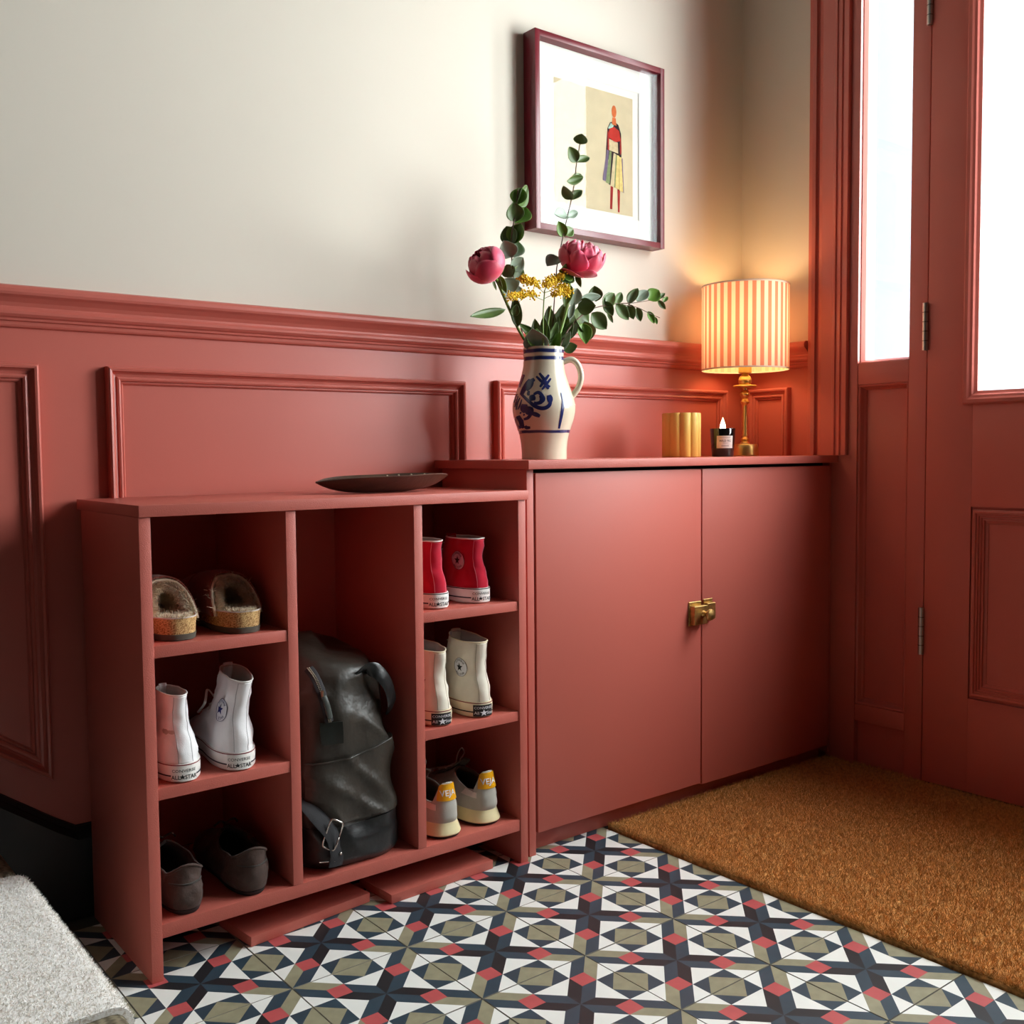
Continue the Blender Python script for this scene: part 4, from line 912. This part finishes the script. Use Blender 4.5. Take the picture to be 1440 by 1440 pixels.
    o = mesh('tongue', V_, grid_faces(9, 7), cm, root, True); md = o.modifiers.new('thickness', 'SOLIDIFY'); md.thickness = .002
    for k in range(5):
        v = .26+.15*k
        pts = [S.p(v, PI-.5+1.0*q/6, .0020) for q in range(7)]; tube('lace', pts, .0026, rm, root, 8, .4)
    lp = catmull([S.p(.5, PI+.3, .003), S.p(.55, PI+.6, .012)+Vector((0, 0, .006)), S.p(.45, -PI+1.4, .010)+Vector((0, 0, .010)), S.p(.32, -PI+1.1, .006), S.p(.30, -PI+.9, .003)], 6)
    tube('lace_loop', lp, .0022, rm, root, 8, .5)
    return root
zA, zB, zC = .5051, .2916, .0854
GW = 'white high-top shoes'; GR = 'red high-top shoes'; GC = 'cream high-top shoes'
hightop('white canvas high-top shoe nearest the outer side panel, collar folded narrow', GW, (-.0935, .1500, zB), R(-4), .132, .0185, canvas_w, rubber_w, (line_r, line_n), 'white', 1.3, -.004, None, None, -1, -.004, seam=seam_w)
hightop('white canvas high-top shoe with blue star patch beside the divider', GW, (-.0055, .1500, zB), R(-8), .138, .0215, canvas_w, rubber_w, (line_r, line_n), 'white', 4.1, .010, patch_w, star_b, -1, .010, seam=seam_w)
hightop('red canvas high-top shoe half hidden behind the divider', GR, (.3845, .1640, zA), R(-5), .122, .0255, canvas_r, rubber_w, (line_k, line_n), 'red', 7.7, .0, None, None, -1, -.003, seam=seam_r)
hightop('red canvas high-top shoe with grey star patch on its ankle', GR, (.4840, .1700, zA), R(-4), .120, .0265, canvas_r, rubber_w, (line_k, line_n), 'red', 2.9, .0, patch_g, line_k, -1, -.004, seam=seam_r)
hightop('cream canvas high-top shoe partly behind the divider, small letter mark', GC, (.3795, .1520, zB+.003), R(-6), .134, .0255, canvas_c, rubber_c, (line_r, line_k), 'cream', 9.2, .006, None, None, -1, -.002, seam=seam_c)
hightop('cream canvas high-top shoe with black star patch, collar open', GC, (.4730, .1530, zB+.003), R(-6), .140, .0280, canvas_c, rubber_c, (line_r, line_k), 'cream', 5.5, .008, patch_w, line_k, -1, -.002, .006, seam=seam_c)

# grey trainers with yellow heel tabs
suede_g = fabric('suede_grey', rgb(180, 176, 166), bump=1200); leather_p = mat('leather_offwhite', rgb(222, 208, 200), .5); yel_l = mat('leather_yellow', rgb(236, 168, 20), .35, bump=(500, .15, .0005)); mid_c = mat('midsole_cream', rgb(232, 218, 170), .55, var=(40, .06)); lin_k = fabric('lining_brown', rgb(96, 88, 76))
def trainer(label, loc, rz, seed):
    root = thing('trainer', label, 'shoe', loc, rz, 'grey trainers with yellow heel tabs', world=False); z0 = .027
    def zt(t):
        q = abs(t)/PI; return float(np.interp(q, [0, .15, .20, .30, .45, .7, 1], [.101, .099, .088, .064, .062, .078, .088]))
    prof = [(0, .004, .262, .0385, .72, 0), (.12, -.001, .256, .0395, .76, 0), (.35, .000, .215, .0375, .8, 0), (.6, .003, .165, .0335, .85, 0), (.85, .006, .125, .0290, .9, 0), (1, .007, .110, .0265, .92, 0)]
    S = Shell(prof, z0, zt, .0012, 40, seed, wm_shoe)
    up = S.body('upper', suede_g, root, 60, 20, .0045, .1, lin_k)
    so = sole_loft(S, 'midsole', [(.0055, .0065), (.0075, .0075), (.016, .0045), (.024, .0015), (.028, .0005), (.0285, -.004)], mid_c, root)
    sole_loft(S, 'tread', [(0, .000), (.0015, .004), (.0055, .0065), (.0062, .004)], rubber_b, so)
    def shp(u, v, a, z):
        k = 1-.22*max(0, v-.35)/.65; return a*k, z
    tab = S.patch('heel_tab', -.0255, .0235, .0690, .0985, .0018, yel_l, up, 12, 8, .002, shp)
    tv, tf = text_geo('VEJA', .012); mesh('lettering', [S.az(-.002+x*.0145, .0830+y*.0150, .0026) for x, y in tv], tf, patch_w, tab)
    for s_ in (-1, 1): S.patch('quarter_overlay', s_*.029, s_*.095, .0515, .0615, .0012, leather_p, up, 10, 4, .0015)
    V_ = []
    for i in range(9):
        for j in range(7):
            t = PI-.5+1.0*j/6; p = S.p(min(1, .45+.55*i/6), t, -.003); V_.append(p+Vector((0, -.002*i, .004+.0022*i)))
    o = mesh('tongue', V_, grid_faces(9, 7), lin_k, root, True); md = o.modifiers.new('thickness', 'SOLIDIFY'); md.thickness = .004
    for k in range(5): tube('lace', [S.p(.35+.14*k, PI-.55+1.1*q/6, .0035)+Vector((0, 0, .003)) for q in range(7)], .0024, lin_in, root, 8, .45)
    b = S.p(.9, PI, .006); tube('lace_loop', catmull([b, b+Vector((.006, .0, .020)), b+Vector((.012, -.004, .030)), b+Vector((.02, 0, .018)), b+Vector((.012, .004, .004))], 6), .0013, lin_in, root, 6)
    return root
trainer('grey suede trainer with yellow heel tab, partly behind the divider', (.3915, .1525, zC), R(-4), 1.0)
trainer('grey suede trainer with yellow heel tab, by the right side panel', (.4885, .1590, zC), R(-3), 3.0)

# brown loafers
suede_b = mat('suede_brown', rgb(66, 46, 38), .75, sheen=.1, bump=(160, .5, .002, 4), var=(45, .35))
def loafer(label, loc, rz, seed):
    root = thing('loafer', label, 'shoe', loc, rz, 'brown suede loafers', world=False); z0 = .008
    def zt(t): return float(np.interp(abs(t)/PI, [0, .08, .16, .24, .32, .55, .8, 1], [.077, .0755, .071, .065, .060, .056, .066, .078]))
    prof = [(0, .002, .255, .0335, .72, 0), (.15, -.003, .252, .0370, .75, 0), (.4, -.003, .235, .0372, .78, 0), (.6, .001, .195, .0350, .82, 0), (.8, .003, .155, .0325, .85, 0), (1, .002, .125, .0310, .88, 0)]
    S = Shell(prof, z0, zt, .0045, 34, seed, wm_shoe, 0.05, (.003, 30))
    up = S.body('upper', suede_b, root, 60, 20, .003, .08, insole_d)
    sole_loft(S, 'sole', [(0, -.003), (.002, -.001), (.0075, .0005), (.0085, -.003)], rubber_b, root)
    T = S.ring_ts(60); V_, F_ = tube_geo([S.p(1, t) for t in T]+[S.p(1, T[0])], .0022, 6); mesh('collar_roll', V_, F_, suede_b, up, True)
    S.patch('heel_patch', -.024, .024, .010, .046, .0014, suede_b, up, 10, 8, .0016)
    S.patch('heel_seam', -.034, .034, .0475, .0495, .0012, insole_d, up, 16, 2, .0016)
    b = S.p(.9, PI, .004); tube('bow', catmull([b+Vector((-.02, 0, .002)), b+Vector((-.01, -.006, .010)), b+Vector((0, 0, .004)), b+Vector((.012, -.006, .011)), b+Vector((.02, 0, .002))], 5), .0018, suede_b, root, 6)
    return root
loafer('dark brown suede loafer against the outer side panel on the bottom board', (-.0940, .1500, zC), R(-4), 2.2)
loafer('dark brown suede loafer nearer the divider on the bottom board', (.0130, .1490, zC), R(-4), 6.4)

# shearling clogs
cork = mat('cork', rgb(206, 160, 98), .8, bump=(500, .5, .001)); nt = NT(cork); b_ = bsdf(cork); tc = nt.new('ShaderNodeTexCoord'); vo = nt.new('ShaderNodeTexNoise'); vo.inputs['Scale'].default_value = 520; vo.inputs['Detail'].default_value = 2
nt.link(tc.outputs['Object'], vo.inputs['Vector']); cr = nt.new('ShaderNodeValToRGB'); cr.color_ramp.elements[0].position = .36; cr.color_ramp.elements[0].color = rgb(140, 92, 44); cr.color_ramp.elements[1].position = .6; cr.color_ramp.elements[1].color = rgb(222, 184, 124)
nt.link(vo.outputs['Fac'], cr.inputs[0]); nt.link(cr.outputs[0], b_.inputs['Base Color'])
clog_s = mat('clog_suede', rgb(122, 52, 34), .6, sheen=.2, bump=(300, .2, .001)); fleece = mat('shearling', rgb(228, 214, 188), .95, spec=.1, sheen=.6, bump=(120, .6, .004, 4), var=(60, .12)); eva = mat('clog_tread', rgb(86, 82, 72), .7)
def clog(label, loc, rz, seed):
    root = thing('clog', label, 'shoe', loc, rz, 'shearling lined clogs', world=False)
    S = Shell([(0, 0, .262, .0385, .70, 0), (1, 0, .262, .0385, .70, 0)], .01, lambda t: .05, 0, 1, 0, lambda s_, v: 1-.12*math.exp(-((s_-.45)/.16)**2)+.20*math.exp(-((s_-.75)/.2)**2))
    sole_loft(S, 'tread', [(0, -.002), (.0012, .000), (.0095, .0015), (.0100, .000)], eva, root)
    bed = sole_loft(S, 'cork_footbed', [(.0101, .0000), (.026, .0012), (.0335, .0022), (.0348, .0012), (.0345, -.0030), (.0290, -.0075)], cork, root)
    sole_loft(S, 'fleece_footbed', [(.0285, -.0085), (.0320, -.0055), (.0330, -.0080), (.0300, -.020)], fleece, root)
    V_ = []; n_, m_ = 20, 26
    def upt(k, s_, off=0.0):
        y = .250-.165*k; ss = y/.262; wdt = .0405*(1-.12*math.exp(-((ss-.45)/.16)**2)+.20*math.exp(-((ss-.75)/.2)**2))*min(1, math.sqrt(max(0, (1-ss)*7)))+.0015; h = .012+.050*math.sin(min(1, .25+.85*k)*PI/2)
        a = PI*s_; yy = y-.045*k*k*(1-math.sin(a)); r_ = 1-off
        return Vector((-wdt*r_*sg(math.cos(a))*abs(math.cos(a))**.7, yy, .026+h*r_*math.sin(a)**.85))
    for i in range(n_+1):
        for j in range(m_+1): V_.append(upt(i/n_, j/m_))
    o = mesh('upper', V_, grid_faces(n_+1, m_+1), clog_s, root, True); md = o.modifiers.new('thickness', 'SOLIDIFY'); md.thickness = .0025; md.offset = -1
    V_ = [upt(i/n_, j/m_, .09)+Vector((0, -.003*(i == n_), 0)) for i in range(n_+1) for j in range(m_+1)]
    li = mesh('fleece_lining', V_, grid_faces(n_+1, m_+1), fleece, root, True); md = li.modifiers.new('thickness', 'SOLIDIFY'); md.thickness = .004; md.offset = -1
    P = []; D = []; LN = []
    for q in range(15000):
        s_ = random.random(); k = 1-abs(random.gauss(0, .10)); k = max(.3, min(1, k)); p = upt(k, s_, .16); c = Vector((0, p.y, .03)); P.append(p); LN.append(random.uniform(.010, .021) if k > .93 else random.uniform(.003, .007)); D.append((c-p).normalized()*.7+Vector((random.gauss(0, .45), -.75+random.gauss(0, .4), .28+random.gauss(0, .45))))
    for q in range(6000):
        t = random.uniform(-PI, PI); b = S.base(0, t); r_ = random.random()**.6; y = b.y
        p = Vector((b.x*r_*.80, .02+(y-.02)*.96, .031)); 
        if p.y > .16 : continue
        P.append(p); LN.append(random.uniform(.004, .012)); D.append(Vector((random.gauss(0, .5), random.gauss(0, .5), 1)))
    P = np.array([tuple(p) for p in P]); D = np.array([tuple(p) for p in D]); D /= np.linalg.norm(D, axis=1)[:, None]
    fibres('fleece_curls', P, D, np.array(LN), .0008, fleece, root)
    V_ = [upt(.72, q/24, .12) for q in range(25)]; V_.append(Vector((0, V_[12].y+.02, .05))); mesh('fleece_filling', V_, [(q, q+1, 25) for q in range(24)], fleece, root, True)
    V_, F_ = tube_geo([sole_ring(S, t, .0350, .0012) for t in S.ring_ts(64)]+[sole_ring(S, -PI, .0350, .0012)], .0012, 6); mesh('footbed_rim', V_, F_, leather_p, bed, True)
    V_, F_ = join_geo([tube_geo([upt(.52, q/16, -.035) for q in range(17)], .0055, 8, .3)]); mesh('strap', V_, F_, clog_s, root, True)
    bk = upt(.52, .78, -.06); box('buckle', bk.x-.007, bk.x+.007, bk.y-.008, bk.y+.008, bk.z-.002, bk.z+.002, brass_old, root, .0008)
    return root
clog('fleece lined cork clog next to the outer side panel on the top shelf', (-.0880, .1640, zA), R(0), 1)
clog('fleece lined cork clog nearer the divider on the top shelf', (.0140, .1580, zA), R(-2), 2)

# ------------------------------------------------------------------ backpack
nylon = mat('waxed_nylon', rgb(52, 47, 40), .42, spec=.6, bump=(30, .3, .010, 3), var=(14, .18)); leath = mat('black_leather', rgb(26, 28, 29), .32, spec=.5, bump=(40, .35, .004, 4)); web = mat('webbing', rgb(38, 37, 40), .8, bump=(900, .3, .001)); zipm = mat('zip_metal', rgb(170, 160, 140), .35, metal=1); nick = mat('nickel', rgb(214, 208, 200), .25, metal=1)
bp_ = thing('backpack', 'dark olive nylon backpack with black leather base in the middle bay', 'backpack', (.2050, .1560, zC), R(-2), None, world=False)
def bzt(t): return .358-.012*math.cos(t)*0+.010*math.sin(t)*-1+.012*(1-math.cos(t))
BS = Shell([(0, .010, .235, .088, .55, .002), (.03, .000, .242, .0985, .55, .002), (.12, -.004, .245, .1010, .55, .001), (.22, .004, .24, .0965, .55, -.002), (.32, .008, .24, .0925, .52, -.004), (.55, .004, .24, .0905, .52, -.007), (.75, .010, .235, .0870, .55, -.009), (.9, .022, .225, .080, .6, -.010), (.96, .036, .21, .070, .65, -.010), (.995, .07, .17, .040, .75, -.010), (1, .10, .14, .012, .8, -.010)], .0015, bzt, .006, 15, 3.0, None, 0.0, (.012, 11))
T = BS.ring_ts(96); rings = [[BS.p(v, t) for t in T] for v in np.linspace(0, 1, 60)]
bb = loft('body', rings, nylon, bp_, True, True, angle=80)
def basesh(u, v, a, z): return a, z-(0 if v < .5 else 1)*0.0+.012*(v)*math.sin(u*PI*1.0)*-1+.010*v*(u-.3)
lb2 = BS.patch('leather_base', -.155, .165, .004, .082, .0030, leath, bp_, 48, 14, .004, basesh)
def pocksh(u, v, a, z): return a, z+.012*v*(u-.5)*2-.006*v*math.sin(PI*u)
pk = BS.patch('front_pocket', -.082, .088, .078, .196, .0060, nylon, bp_, 30, 20, .006, pocksh)
hem = catmull([BS.az(-.082+.170*q/20, .196+.012*(q/20-.5)*2-.006*math.sin(PI*q/20), .0068) for q in range(21)], 2); tube('pocket_hem', hem, .0013, nylon, pk, 6)
zp = [(-.058, .340), (-.052, .325), (-.047, .30), (-.043, .275), (-.040, .253)]
zt_ = catmull([BS.az(a, z, .0030) for a, z in zp], 6); tube('zip_tape', zt_, .0085, web, bp_, 8, .22, up=Vector((0, -1, 0)))
geo = []
for i, p in enumerate(catmull([BS.az(a, z, .0052) for a, z in zp], 9)):
    for s_ in (-1, 1): geo.append(ico(.0012, p+Vector((s_*.0016, 0, 0)), 1))
V_, F_ = join_geo(geo); o = mesh('zip_teeth', V_, F_, zipm, bp_, True); o['kind'] = 'stuff'
sl = BS.az(-.047, .297, .008); tube('zip_slider', [sl+Vector((0, 0, .007)), sl, sl+Vector((.001, -.001, -.008))], .0042, zipm, bp_, 8, .6)
tube('zip_puller', catmull([sl+Vector((.001, -.003, -.002)), sl+Vector((.006, -.006, -.018)), sl+Vector((.011, -.006, -.040))], 5), .0048, mat('puller_leather', rgb(70, 76, 72), .4), bp_, 8, .3, up=Vector((0, -1, 0)))
BS.patch('zip_patch', -.056, -.022, .215, .252, .0052, mat('green_black_leather', rgb(34, 42, 38), .4, bump=(200, .2, .001)), bp_, 6, 6, .003)
def loc_at(px, py, Y): return bp_.matrix_basis.inverted() @ at(px, py, Y)
hd = catmull([loc_at(500, 950, .185), loc_at(513, 941, .170), loc_at(530, 944, .162), loc_at(545, 962, .160), loc_at(551, 985, .166), loc_at(548, 998, .185)], 6)
tube('top_handle', hd, .013, leath, bp_, 10, .22, up=Vector((-.5, .8, .3)))
st_ = catmull([loc_at(418, 1120, .200), loc_at(432, 1132, .172), loc_at(448, 1150, .158), loc_at(466, 1172, .150), loc_at(474, 1198, .149), loc_at(472, 1218, .150)], 6)
tube('shoulder_strap', st_, .0155, web, bp_, 10, .14, up=Vector((.3, -.9, .3)))
def ring_rect(c, w_, h_, rotp, r_, n_=6):
    pts = []
    for k in range(24):
        a = 2*PI*k/24; x = w_*sg(math.cos(a))*abs(math.cos(a))**.35; y = h_*sg(math.sin(a))*abs(math.sin(a))**.35
        x, y = x*math.cos(rotp)-y*math.sin(rotp), x*math.sin(rotp)+y*math.cos(rotp)
        pts.append(c+Vector((x*.80, x*-.25, y)))
    return tube_geo(pts+[pts[0]], r_, n_)
V_, F_ = ring_rect(loc_at(468, 1174, .144), .0135, .0250, R(-24), .0016, 8); mesh('buckle', V_, F_, nick, bp_, True)
rv = loc_at(479, 1200, .147); V_, F_ = ico(.0028, rv, 2); mesh('rivet', V_, F_, nick, bp_, True)
tube('strap_bar', [loc_at(449, 1213, .150), loc_at(471, 1211, .147)], .0011, nick, bp_, 6)
